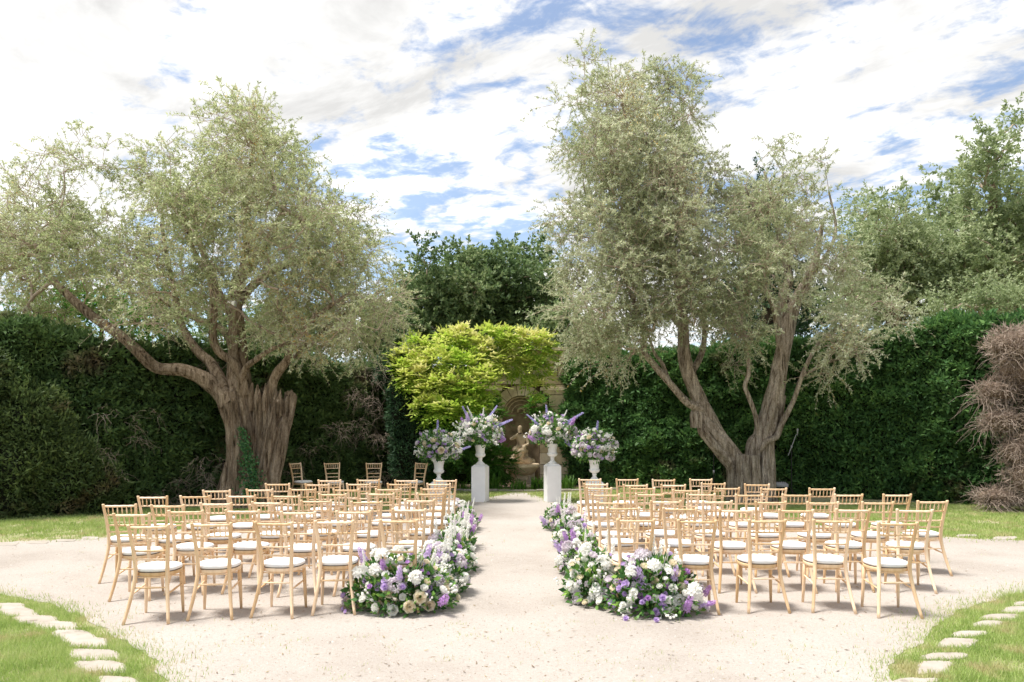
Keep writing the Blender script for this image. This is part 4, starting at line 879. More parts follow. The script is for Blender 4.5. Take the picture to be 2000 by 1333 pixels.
def figure():
    J = {'pel': (0, .02, 1.08), 'wai': (.01, -.02, 1.20), 'che': (.02, -.05, 1.36), 'nek': (.0, -.07, 1.50), 'chin': (-.02, -.10, 1.56), 'hed': (-.02, -.10, 1.66), 'top': (-.01, -.07, 1.76),
         'shL': (-.13, -.05, 1.44), 'elL': (-.30, -.14, 1.34), 'haL': (-.13, -.20, 1.46), 'fiL': (-.07, -.20, 1.52),
         'shR': (.15, -.04, 1.43), 'elR': (.23, -.10, 1.20), 'haR': (.08, -.24, 1.16), 'fiR': (.03, -.27, 1.14),
         'hiL': (-.09, 0, 1.05), 'knL': (-.16, -.28, 1.03), 'anL': (-.10, -.24, .78), 'toL': (-.12, -.33, .74),
         'hiR': (.09, 0, 1.05), 'knR': (.10, -.28, 1.16), 'anR': (.04, -.24, .84), 'toR': (.03, -.33, .80)}
    rad = {'pel': .125, 'wai': .11, 'che': .13, 'nek': .05, 'chin': .06, 'hed': .078, 'top': .06, 'shL': .065, 'elL': .042, 'haL': .035, 'fiL': .025, 'shR': .065, 'elR': .045, 'haR': .035, 'fiR': .025,
           'hiL': .10, 'knL': .065, 'anL': .038, 'toL': .03, 'hiR': .10, 'knR': .065, 'anR': .038, 'toR': .03}
    E = [('pel', 'wai'), ('wai', 'che'), ('che', 'nek'), ('nek', 'chin'), ('chin', 'hed'), ('hed', 'top'), ('che', 'shL'), ('shL', 'elL'), ('elL', 'haL'), ('haL', 'fiL'), ('che', 'shR'), ('shR', 'elR'), ('elR', 'haR'), ('haR', 'fiR'),
         ('pel', 'hiL'), ('hiL', 'knL'), ('knL', 'anL'), ('anL', 'toL'), ('pel', 'hiR'), ('hiR', 'knR'), ('knR', 'anR'), ('anR', 'toR')]
    names = list(J); me = bpy.data.meshes.new('figure'); me.from_pydata([J[k] for k in names], [(names.index(a), names.index(b)) for a, b in E], [])
    o = link('figure', me, statue); o.modifiers.new('skin', 'SKIN')
    for i, k in enumerate(names):
        sv = me.skin_vertices[0].data[i]; sv.radius = (rad[k], rad[k]); sv.use_root = (k == 'pel')
    s = o.modifiers.new('sub', 'SUBSURF'); s.levels = 2; s.render_levels = 2
    dg = bpy.context.evaluated_depsgraph_get(); me2 = bpy.data.meshes.new_from_object(o.evaluated_get(dg)); o.modifiers.clear(); o.data = me2
    me2.materials.clear(); me2.materials.append(M['statue']); me2.polygons.foreach_set('use_smooth', np.ones(len(me2.polygons), bool))
figure()
# drapery over the lap and the jar under the arm
V, Fc = join(tube_np([(-.16, -.18, 1.0), (-.05, -.26, .98), (.06, -.27, 1.03), (.14, -.2, 1.02)], [.05, .085, .085, .05], 10), tube_np([(-.02, -.27, .98), (.0, -.28, .88), (-.02, -.26, .76)], [.06, .07, .05], 9))
part('drapery', V, Fc, M['statue'], statue, smooth=True, local=True)
MB().lathe([(.02, -.10), (.07, -.09), (.10, 0), (.09, .07), (.05, .11), (.06, .13)], 14, (-.14, -.24, 1.02)).build('jar', M['statue'], statue, smooth=True)

# kerb round the planting bed
kerb = empty('kerb', (0, 0, 0), kind='structure')
pts = [(-2.5, 20.9), (-1.6, 20.6), (-.7, 20.45), (.3, 20.4), (1.3, 20.45), (2.1, 20.6), (2.9, 20.9)]
Cc = catmull([(x, y, 0) for x, y in pts], 3)
for i in range(len(Cc) - 1):
    a, b = Cc[i], Cc[i + 1]; t = (b - a) / np.linalg.norm(b - a); nrm_ = np.array([-t[1], t[0], 0]); q = []
    h_ = .06 + random.uniform(-.01, .012)
    for z in (-.02, h_):
        for (p, s) in ((a + t * .008, 1), (b - t * .008, 1), (b - t * .008, -1), (a + t * .008, -1)): q.append(tuple(p + nrm_ * .06 * s + np.array([0, 0, z])))
    MB().add(q, [(0, 1, 2, 3), (7, 6, 5, 4), (0, 4, 5, 1), (1, 5, 6, 2), (2, 6, 7, 3), (3, 7, 4, 0)]).build('kerb_stone', M['slab'], kerb, bevel=.01)
bed = MB().add([(-2.4, 20.98, .006), (-.7, 20.53, .006), (.3, 20.47, .006), (1.3, 20.53, .006), (2.8, 20.98, .006), (2.6, 22.6, .006), (-2.4, 22.6, .006)], [(0, 1, 2, 3, 4, 5, 6)]).build('planting_bed', M['soil'])
tag(bed, kind='structure')

# strap-leaved irises
def iris(px, y, n, h, label, seed):
    x = (px - 1000) / F * y; root = empty('iris_clump', (x, y, 0), label, 'plant', 'iris clumps in the fountain bed'); vf = []
    V = []; Fc = []
    for k in range(n):
        a = rng.uniform(0, 6.28); bx_, by_ = rng.normal(0, .10), rng.normal(0, .07); lean = rng.uniform(.1, .55); hh = h * rng.uniform(.6, 1.1); w = .012
        b = len(V); sx, sy = math.cos(a + 1.57) * w, math.sin(a + 1.57) * w
        for t, wd in ((0, 1), (.45, 1.1), (.8, .7), (1, .05)):
            o = lean * hh * t * t; z = hh * (t - .35 * lean * t ** 3)
            for s in (-1, 1): V.append((x + bx_ + math.cos(a) * o + s * sx * wd, y + by_ + math.sin(a) * o + s * sy * wd, z))
        for q in range(3): Fc.append((b + 2 * q, b + 2 * q + 1, b + 2 * q + 3, b + 2 * q + 2))
    part('blades', V, np.array(Fc), M['iris'], root, rnd=rng.random(len(Fc)), kind='stuff')
iris(966, 20.9, 60, .50, 'upright iris clump beside the taller plinth facing the vine', 1)
iris(1014, 20.8, 46, .34, 'low iris clump in front of the bowl foot', 2)
iris(1049, 20.9, 90, .42, 'wide iris clump between bowl foot and taller plinth', 3)
iris(1106, 21.0, 55, .46, 'iris clump against the clipped hedge end', 4)
iris(905, 20.9, 30, .30, 'small iris clump in the shade under the vine', 5)

# ------------------------------------------------------------------ flowering vine over the wall
vine = empty('wisteria_vine', (-1.6, 21.9, 0), 'bright yellow-green climbing vine spilling over the fountain wall', 'vine')
def vpt(px, py, d=21.8): return at(px, py, d)
vl = [px_path(vpt, [(836, 958, 21.8), (838, 900, 21.8), (834, 830, 21.8), (838, 770, 21.8), (832, 735, 21.8), (845, 700, 21.9), (900, 685, 22.1), (980, 682, 22.3), (1060, 685, 22.4)]),
      px_path(vpt, [(834, 740, 21.8), (815, 705, 21.8), (790, 690, 21.7)]), px_path(vpt, [(870, 692, 22), (890, 740, 21.8), (905, 800, 21.8), (900, 860, 21.9)]), px_path(vpt, [(1010, 682, 22.3), (1035, 715, 22.3), (1045, 750, 22.3)])]
vn = []; vp = []
for k, pth in enumerate(vl):
    v, f, C, rr = tube_bark(pth, [.07, .06, .055, .05, .045, .04, .03, .02, .015] if k == 0 else [.03, .02, .012], n=10, flute=.15, seed=k)
    part('stem', v, f, M['bark_brown'], vine, smooth=True); s0 = len(vn)
    for c in C:
        if c[2] > 1.6: vn.append(c); vp.append(len(vn) - 2 if len(vn) - 1 > s0 else -1)
def vine_leaves(root, lobes, per_m2, mat, seed, nodes, par, name, hang=.35):
    """compound leaves: a drooping stalk with paired leaflets"""
    c = []; od = []
    for (px, py, r, d) in lobes:
        cc = at(px, py, d); rr = r / F * d; n = int(per_m2 * rr * rr * 4 * rng.uniform(.75, 1.1)); dd = rand_dirs(n); dd[:, 1] = -np.abs(dd[:, 1]) * .8 - .05 * 0; dd = norm(dd)
        kk = .55 + .75 * rng.random(n) ** 1.3
        c.append(cc + dd * (rr * kk)[:, None] * np.array([1, .75, .95])); od.append(dd)
    c = np.concatenate(c); od = np.concatenate(od); n = len(c)
    ax = norm(od * .8 + rand_dirs(n) * .5 + np.array([0, -.25, .15])); L = rng.uniform(.20, .36, n); vf = []; rn = []
    s = np.linspace(0, 1, 4); path = c[:, None] + ax[:, None] * (s[None, :, None] * L[:, None, None]); path[:, :, 2] -= hang * (s[None] ** 2) * L[:, None]
    side = norm(np.cross(ax, np.array([0, 0, 1.0]) + rand_dirs(n) * .3)); upn = norm(np.cross(side, ax))
    tone = np.clip(.75 * fbm(c * 1.6, seed, 2) + .4 * rng.random(n) - .03 + .22 * od[:, 2], 0, 1)  # leaves on each lobe's upper side paler: light from above painted in
    for t, sd in ((.3, 1), (.3, -1), (.52, 1), (.52, -1), (.75, 1), (.75, -1), (.95, 0)):
        i0 = min(int(t * 3), 2); fr = t * 3 - i0; p = path[:, i0] * (1 - fr) + path[:, i0 + 1] * fr
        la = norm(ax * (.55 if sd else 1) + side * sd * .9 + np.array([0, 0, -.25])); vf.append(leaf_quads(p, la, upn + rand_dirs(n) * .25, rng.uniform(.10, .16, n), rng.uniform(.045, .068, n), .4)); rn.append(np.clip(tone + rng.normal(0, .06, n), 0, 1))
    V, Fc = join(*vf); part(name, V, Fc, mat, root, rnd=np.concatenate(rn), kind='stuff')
VL = [(792, 690, 26, 21.5), (815, 675, 26, 21.6), (850, 680, 36, 21.6), (885, 668, 30, 21.7), (838, 712, 34, 21.4), (880, 712, 40, 21.4), (925, 672, 34, 21.8), (962, 668, 36, 22), (1000, 672, 36, 22.1), (1040, 678, 32, 22.2), (1062, 672, 20, 22.2),
      (925, 708, 38, 21.6), (965, 700, 32, 21.9), (875, 752, 34, 21.3), (915, 755, 38, 21.4), (955, 748, 34, 21.6), (935, 790, 30, 21.5), (1000, 692, 20, 22.1), (1035, 716, 24, 22.3), (1055, 700, 24, 22.4), (1048, 750, 16, 22.5), (1075, 730, 10, 22.5),
      (900, 652, 20, 21.8), (945, 645, 14, 21.9), (985, 648, 20, 22), (1020, 655, 14, 22), (1062, 648, 18, 22.2), (780, 680, 14, 21.5), (868, 648, 12, 21.7)]
VL += [(822, 738, 24, 21.3), (850, 785, 26, 21.3), (800, 715, 20, 21.4), (880, 800, 22, 21.2), (835, 765, 18, 21.3)]
VL = [(a - (12 if b > 690 and a < 980 else 0), b + 10 + 7 * math.sin(a * .09), r * .80, d - .2 - max(0, b - 665) / 140 * .95) for a, b, r, d in VL]
vine_leaves(vine, VL, 250, M['vine_leaf'], 91, vn, vp, 'sunlit_foliage')  # upper leaves in the bright copy, sunlight put into their colour
VD = [(895, 810, 38, 21.4), (925, 830, 28, 21.4), (900, 860, 36, 21.3), (955, 800, 20, 21.9), (975, 815, 10, 22.5), (870, 800, 30, 21.6), (945, 868, 22, 21.8), (850, 825, 34, 21.4), (825, 785, 30, 21.4), (868, 865, 30, 21.5), (930, 795, 26, 21.5), (835, 870, 28, 21.6), (800, 750, 24, 21.4), (860, 910, 24, 21.6)]
vine_leaves(vine, VD, 240, M['vine_dark'], 92, vn, vp, 'shaded_foliage')  # lower leaves in the dark copy, shade put into their colour
sh = empty('leafy_shrub', tuple(at(968, 925, 21.6) * np.array([1, 1, 0])), 'leafy green shrub spilling beside the stone bowl', 'shrub')
vine_leaves(sh, [(955, 895, 24, 21.5), (975, 900, 24, 21.6), (960, 918, 22, 21.5), (985, 915, 16, 21.6), (935, 900, 22, 21.6), (950, 930, 16, 21.5)], 230, M['vine_dark'], 93, vn, vp, 'foliage')
for q in ((955, 0), (962, .08), (975, -.05)):
    v, f = tube_np([tuple(at(q[0], 955, 21.7) * np.array([1, 1, 0])), tuple(at(q[0], 925, 21.6)), tuple(at(q[0] + 4, 895, 21.6))], [.012, .009, .005], 6); part('stem', v, f, M['stem'], sh)
vine_sm = empty('vine_sprig', tuple(at(1056, 950, 22.55) * np.array([1, 1, 0])), 'feathery green fern tuft growing on the wall pier', 'plant')
vine_leaves(vine_sm, [(1056, 800, 14, 22.5), (1060, 815, 10, 22.5), (1050, 790, 10, 22.5)], 300, M['vine_dark'], 94, vn, vp, 'fronds')

# ------------------------------------------------------------------ chairs
def chair_parts():
    """spindle-back chair facing +Y, origin on the ground under the back posts; list of (name, mesh)"""
    out = []; W = M['wood']
    def post(s):
        pts = catmull([(s * .200, -.135, 0), (s * .174, -.075, .16), (s * .150, -.022, .34), (s * .143, 0, .46), (s * .148, -.010, .58), (s * .162, -.038, .74), (s * .177, -.075, .885), (s * .178, -.079, .905)], 3)
        r = np.interp(np.linspace(0, 1, len(pts)), [0, .35, .5, .93, .955, .975, 1], [.0145, .019, .020, .0155, .013, .0165, .009]); return MB().tube(pts, r, 8, ell=1.15).mesh('back_post', W, True)
    for s in (-1, 1): out.append(('back_post', post(s)))
    for s in (-1, 1):
        out.append(('front_leg', MB().tube([(s * .160, .300, .435), (s * .166, .306, .30), (s * .172, .314, .12), (s * .176, .320, 0)], [.0175, .0185, .016, .0125], 8).mesh('front_leg', W, True)))
    def rail(z, w, y, r, bow=.012):
        t = np.linspace(-1, 1, 9); return MB().tube([(w * u, y - bow * (1 - u * u), z) for u in t], [r * (1.0 + .22 * (i % 2)) for i in range(9)], 7).mesh('back_rail', W, True)
    out.append(('top_rail', rail(.878, .174, -.073, .0115)))
    for z, w, y in ((.772, .164, -.046), (.655, .152, -.022), (.575, .147, -.010)): out.append(('back_rail', rail(z, w, y, .0085)))
    sp = MB().tube([(0, -.058, .772), (0, -.063, .790), (0, -.067, .815), (0, -.070, .830), (0, -.074, .85), (0, -.082, .876)], [.0065, .0045, .0075, .0085, .0055, .006], 6).mesh('spindle', W, True)
    for i in range(6): out.append(('spindle', sp, (-.125 + .05 * i, 0, 0)))
    # seat outline: rounded, wider at the front
    def outline(k, n=40):
        p = []
        for i in range(n):
            a = 2 * math.pi * i / n; c, s = math.cos(a), math.sin(a); e = 2.5; q = 1 / (abs(c) ** e + abs(s) ** e) ** (1 / e)
            x, y = c * q, s * q; p.append((x * (.200 + .012 * y) * k, .172 + y * .188 * k))
        return p
    def slab(levels, mat, name, cap_top=True):
        m = MB(); n = 40; V = []; Fc = []
        for k, z in levels: V += [(x, y, z) for x, y in outline(k, n)]
        for j in range(len(levels) - 1):
            for i in range(n): Fc.append((j * n + i, j * n + (i + 1) % n, (j + 1) * n + (i + 1) % n, (j + 1) * n + i))
        Fc.append(tuple(range(n - 1, -1, -1))); Fc.append(tuple(range((len(levels) - 1) * n, len(levels) * n))); return m.add(V, Fc).mesh(name, mat, True)
    out.append(('seat_frame', slab([(.93, .412), (.985, .415), (1.0, .422), (1.0, .440), (.985, .447), (.93, .449)], W, 'seat_frame')))
    out.append(('cushion_piping', slab([(.955, .4495), (.968, .451), (.968, .4535), (.955, .455)], M['piping'], 'cushion_piping')))
    out.append(('cushion', slab([(.93, .455), (.975, .459), (.995, .468), (.985, .481), (.94, .490), (.82, .497), (.6, .501), (.3, .503)], M['cushion'], 'cushion')))
    def bar(a, b, r=.008):
        a, b = np.array(a), np.array(b); return MB().tube([a, a * .75 + b * .25, (a + b) / 2, a * .25 + b * .75, b], [r * .8, r, r * 1.3, r, r * .8], 6).mesh('stretcher', W, True)
    for s in (-1, 1): out.append(('stretcher', bar((s * .160, -.045, .255), (s * .169, .310, .285))))
    out.append(('stretcher', bar((-.154, -.03, .315), (.154, -.03, .315)))); out.append(('stretcher', bar((-.163, .303, .365), (.163, .303, .365)))); out.append(('stretcher', bar((-.146, 0, .405), (.146, 0, .405), .007)))
    return out
CP = chair_parts()
def chair(x, y, rz, label, group):
    root = empty('chair', (x, y, 0.004), label, 'chair', group, rz); root.scale = (1, 1, 1)
    for p in CP:
        o = link(p[0], p[1], root)
        if len(p) > 2: o.location = p[2]
        if p[0] == 'cushion_piping': pip = o
        if p[0] == 'cushion': pip.parent = o
    return root
ORD = ['first', 'second', 'third', 'fourth', 'fifth', 'sixth', 'seventh', 'eighth']
# (left edge, right edge, height) of every top rail as measured, aisle chair first, rows from the rear of the seating forward
ROWS_A = [[(744, 814, 1016), (616, 690, 1018), (497, 572, 1021), (376, 450, 1023), (253, 326, 1027)],
          [(768, 830, 995), (659, 722, 999), (550, 615, 1000), (442, 505, 997), (331, 395, 998), (224, 290, 1004)],
          [(790, 849, 977), (686, 746, 980), (589, 646, 978), (492, 551, 981), (392, 452, 983), (296, 359, 987), (202, 265, 986)],
          [(814, 868, 964), (717, 769, 964), (623, 676, 965), (532, 584, 968), (445, 497, 968), (355, 407, 969), (270, 326, 970)],
          [(823, 871, 954), (735, 783, 955), (652, 700, 956), (567, 616, 955), (482, 532, 956), (397, 449, 958)],
          [(835, 879, 945), (757, 802, 945), (679, 722, 945), (597, 642, 946), (519, 565, 945)],
          [(848, 891, 938), (772, 814, 938), (698, 741, 937), (622, 665, 938)]]
ROWS_B = [[(1206, 1278, 1015), (1329, 1394, 1017), (1462, 1535, 1016), (1590, 1662, 1016), (1717, 1790, 1021)],
          [(1186, 1249, 992), (1295, 1361, 993), (1407, 1469, 996), (1526, 1584, 996), (1634, 1699, 995), (1754, 1819, 996)],
          [(1167, 1225, 981), (1271, 1330, 979), (1372, 1430, 979), (1477, 1534, 980), (1577, 1637, 981), (1685, 1744, 981), (1791, 1852, 979)],
          [(1157, 1209, 966), (1241, 1297, 965), (1342, 1396, 965), (1437, 1490, 966), (1529, 1582, 966), (1631, 1684, 966), (1725, 1780, 966)],
          [(1145, 1195, 953), (1230, 1278, 953), (1315, 1365, 957), (1395, 1445, 953), (1486, 1536, 954), (1580, 1631, 954)],
          [(1141, 1186, 945), (1218, 1264, 947), (1292, 1338, 947), (1371, 1415, 944), (1456, 1501, 946)],
          [(1130, 1174, 936), (1203, 1247, 936), (1274, 1318, 937), (1347, 1391, 936)]]
def seat_rows(rows, side, turn, group):
    for r, row in enumerate(rows):
        for k, (x0, x1, yy_) in enumerate(row):
            d = F * (CH - .90) / (yy_ - HY); x = ((x0 + x1) / 2 - 1000) / F * d
            a = R(turn * (.4 + .35 * k) + random.gauss(0, 3.0)) + R(0)
            y = d + .077 * math.cos(a); x = x - .077 * math.sin(a)
            chair(x, y, a, f'pale wood chair, {ORD[k]} from aisle, {ORD[6 - r]} row from fountain, {side} side', group)
seat_rows(ROWS_A, 'ivy-clad olive', 2.4, 'guest chairs in rows')
seat_rows(ROWS_B, 'stump olive', -1.6, 'guest chairs in rows')
for (px, py, ang, lab) in ((581, 907, 118, 'pale wood chair by the hedge, right beside the ivy-clad trunk'), (650, 905, 152, 'pale wood chair by the hedge, next after the one beside the ivy-clad trunk'),
                           (730, 904, 172, 'pale wood chair by the hedge, in front of the grey dry twigs'), (819, 905, 215, 'pale wood chair by the hedge, turned beside the shorter vine-side plinth')):
    d = F * (CH - .90) / (py - HY) * 1.0; a = R(ang + 0); a = a if True else a
    d = 17.8
    chair((px - 1000) / F * d, d, -R(ang) if ang < 180 else -R(ang), lab, 'musicians chairs by the hedge')

# ------------------------------------------------------------------ plinths, urns
def plinth(px, d, h, w, rz, label):
    x = (px - 1000) / F * d; root = empty('plinth', (x, d, 0.004), label, 'plinth', 'white plinths', rz)
    MB().box((0, 0, (h - .05) / 2), (w / 2, w / 2, (h - .05) / 2)).build('shaft', M['white_paint'], root, bevel=.006)
    m = MB(); a, b = w / 2 - .004, w / 2 - .055
    m.add([(-a, -a, h - .049), (a, -a, h - .049), (a, a, h - .049), (-a, a, h - .049), (-b, -b, h), (b, -b, h), (b, b, h), (-b, b, h)], [(3, 2, 1, 0), (4, 5, 6, 7), (0, 1, 5, 4), (1, 2, 6, 5), (2, 3, 7, 6), (3, 0, 4, 7)]).build('cap', M['white_paint'], root)
    return x
def urn(x, d, z, h, label):
    root = empty('urn', (x, d, z + .004), label, 'urn', 'white urns on plinths'); k = h / .46
    MB().lathe([(.105 * k, 0), (.105 * k, .02), (.085 * k, .035), (.060 * k, .06), (.045 * k, .085), (.040 * k, .11), (.050 * k, .125), (.053 * k, .135), (.046 * k, .145), (.042 * k, .155)], 28).build('foot', M['plaster'], root, smooth=True)
    MB().lathe([(.042 * k, .155), (.065 * k, .165), (.100 * k, .185), (.118 * k, .215), (.120 * k, .235), (.110 * k, .252), (.098 * k, .262), (.102 * k, .272), (.100 * k, .30), (.105 * k, .36), (.118 * k, .42), (.130 * k, .445), (.132 * k, .46), (.118 * k, .46), (.105 * k, .42), (.09 * k, .36), (.02, .34)], 32).build('bowl', M['plaster'], root, smooth=True)
TALL = [(938, 17.9, .86, R(-14), 'tall white plinth at path end, on the vine side', 'white urn on the tall plinth on the vine side'), (1079, 17.9, .88, R(12), 'tall white plinth at path end, in front of the stone pier', 'white urn on the tall plinth before the stone pier')]
SHORT = [(857, 17.3, .52, R(-6), 'short white plinth on grass, on the vine side', 'white urn on the short plinth on the vine side'), (1161, 17.3, .54, R(8), 'short white plinth on grass before the clipped hedge', 'white urn on the short plinth before the clipped hedge')]
for px, d, h, rz, la, lb in TALL + SHORT:
    x = plinth(px, d, h, .335, rz, la); urn(x, d, h, .47, lb)

# ------------------------------------------------------------------ flowers
def petal_rose(r, mat, name, rings=4, openess=1.0):
    V = []; Fc = []
    for k in range(rings):
        t = (k + 1) / rings; n = 3 + k; rad = r * (.18 + .82 * t); hgt = r * (1.05 - .55 * t * openess)
        for i in range(n):
            a = 2 * math.pi * (i + .37 * k) / n; wd = math.pi / n * 1.35; b = len(V)
            for u, rr_, zz_ in ((0, .25, -.25), (.55, .78, .35), (1, 1.0, 1.0)):
                for s in (-1, 0, 1):
                    aa = a + s * wd * (.55 + .45 * math.sin(u * 2.6)); q = rad * rr_ * (1 - .10 * abs(s)); V.append((q * math.cos(aa), q * math.sin(aa), hgt * zz_ - r * .12 * abs(s) * u - (r * .12 if (u == 1 and k == rings - 1) else 0)))
            for u in range(2):
                for s in range(2): Fc.append((b + u * 3 + s, b + u * 3 + s + 1, b + u * 3 + s + 4, b + u * 3 + s + 3))
    return MB().add(V, Fc).mesh(name, mat, True)
def floret_star(m, c, r, ax, n=5):
    ax = np.array(ax) / np.linalg.norm(ax); u = np.cross(ax, [0.3, .2, 1]); u /= np.linalg.norm(u); w = np.cross(ax, u); c = np.array(c); V = [tuple(c)]; Fc = []
    for i in range(n):
        a = 2 * math.pi * i / n
        for da, k, lift in ((-.5, .8, .25), (0, 1.1, .42), (.5, .8, .25)): V.append(tuple(c + r * k * (math.cos(a + da) * u + math.sin(a + da) * w) + ax * r * lift))
    for i in range(n): Fc.append((0, 1 + 3 * i, 2 + 3 * i, 3 + 3 * i))
    m.add(V, Fc)
def spike(L, r, n, mat, name, fr, seed, taper=.45):
    rs = random.Random(seed); m = MB()
    for i in range(n):
        t = (i + .5) / n; a = i * 2.4 + rs.uniform(-.3, .3); rad = r * (1 - (1 - taper) * t) * rs.uniform(.75, 1.1); z = L * (.08 + .92 * t)
        floret_star(m, (rad * .55 * math.cos(a), rad * .55 * math.sin(a), z), fr * (1 - .5 * t) * rs.uniform(.85, 1.15), (math.cos(a), math.sin(a), .25))
    m.tube([(0, 0, -.08), (0, 0, L * .5), (0, 0, L)], [.004, .003, .0015], 5)
    return m.mesh(name, mat)
def spray(r, n, mat, name, seed, fr=.012):
    rs = random.Random(seed); m = MB()
    for i in range(n):
        d = np.array([rs.gauss(0, 1), rs.gauss(0, 1), abs(rs.gauss(0, 1)) + .2]); d /= np.linalg.norm(d); floret_star(m, tuple(d * r * rs.uniform(.7, 1.05)), fr * rs.uniform(.8, 1.2), tuple(d))
    return m.mesh(name, mat)
def bud_spray(seed):
    rs = random.Random(seed); m = MB()
    for i in range(7):
        x, y, z = rs.gauss(0, .03), rs.gauss(0, .03), rs.uniform(.0, .09); rr_ = rs.uniform(.007, .011)
        m.lathe([(rr_ * .3, -rr_), (rr_, 0), (rr_ * .7, rr_), (.001, rr_ * 1.5)], 6, (x, y, z), closed=False); m.tube([(0, 0, -.08), (x * .6, y * .6, z * .3), (x, y, z)], [.0015] * 3, 3)
    return m.mesh('bud_spray', M['white_petal'])
FL = {'garden_rose': [petal_rose(.050, M['cream_petal'], 'garden_rose', 5), petal_rose(.048, M['blush_petal'], 'garden_rose', 5), petal_rose(.046, M['white_petal'], 'garden_rose', 5)],
      'rose': [petal_rose(.034, M['white_petal'], 'rose', 4), petal_rose(.030, M['white_petal'], 'rose', 4), petal_rose(.032, M['cream_petal'], 'rose', 4)],
      'lisianthus': [petal_rose(.031, M['lilac_petal'], 'lisianthus', 3, 1.2), petal_rose(.027, M['lilac_petal'], 'lisianthus', 3, .9), petal_rose(.024, M['purple_petal'], 'lisianthus', 3, 1.1)],
      'hydrangea': [spray(.050, 30, M['white_petal'], 'hydrangea', 3, .026), spray(.046, 26, M['white_petal'], 'hydrangea', 4, .025), spray(.046, 26, M['blush_petal'], 'hydrangea', 5, .025)],
      'stock_spike': [spike(.13, .034, 22, M['purple_petal'], 'stock_spike', .023, 1, .7), spike(.10, .032, 18, M['purple_petal'], 'stock_spike', .022, 2, .7), spike(.12, .034, 20, M['lilac_petal'], 'stock_spike', .022, 5, .7)],
      'snapdragon_spike': [spike(.34, .034, 44, M['white_petal'], 'snapdragon_spike', .019, 7, .3), spike(.28, .034, 38, M['white_petal'], 'snapdragon_spike', .019, 8, .35)],
      'delphinium_spike': [spike(.46, .046, 60, M['blue_petal'], 'delphinium_spike', .026, 11, .4), spike(.38, .042, 50, M['blue_petal'], 'delphinium_spike', .025, 12, .4)],
      'bud_spray': [bud_spray(21), bud_spray(22)],
      'carnation': [spray(.024, 16, M['white_petal'], 'carnation', 31, .019), spray(.022, 14, M['blush_petal'], 'carnation', 32, .018)]}
def orient(o, d, roll):
    q = Vector(d).to_track_quat('Z', 'Y'); o.rotation_mode = 'QUATERNION'; o.rotation_quaternion = q @ Matrix.Rotation(roll, 3, 'Z').to_quaternion()
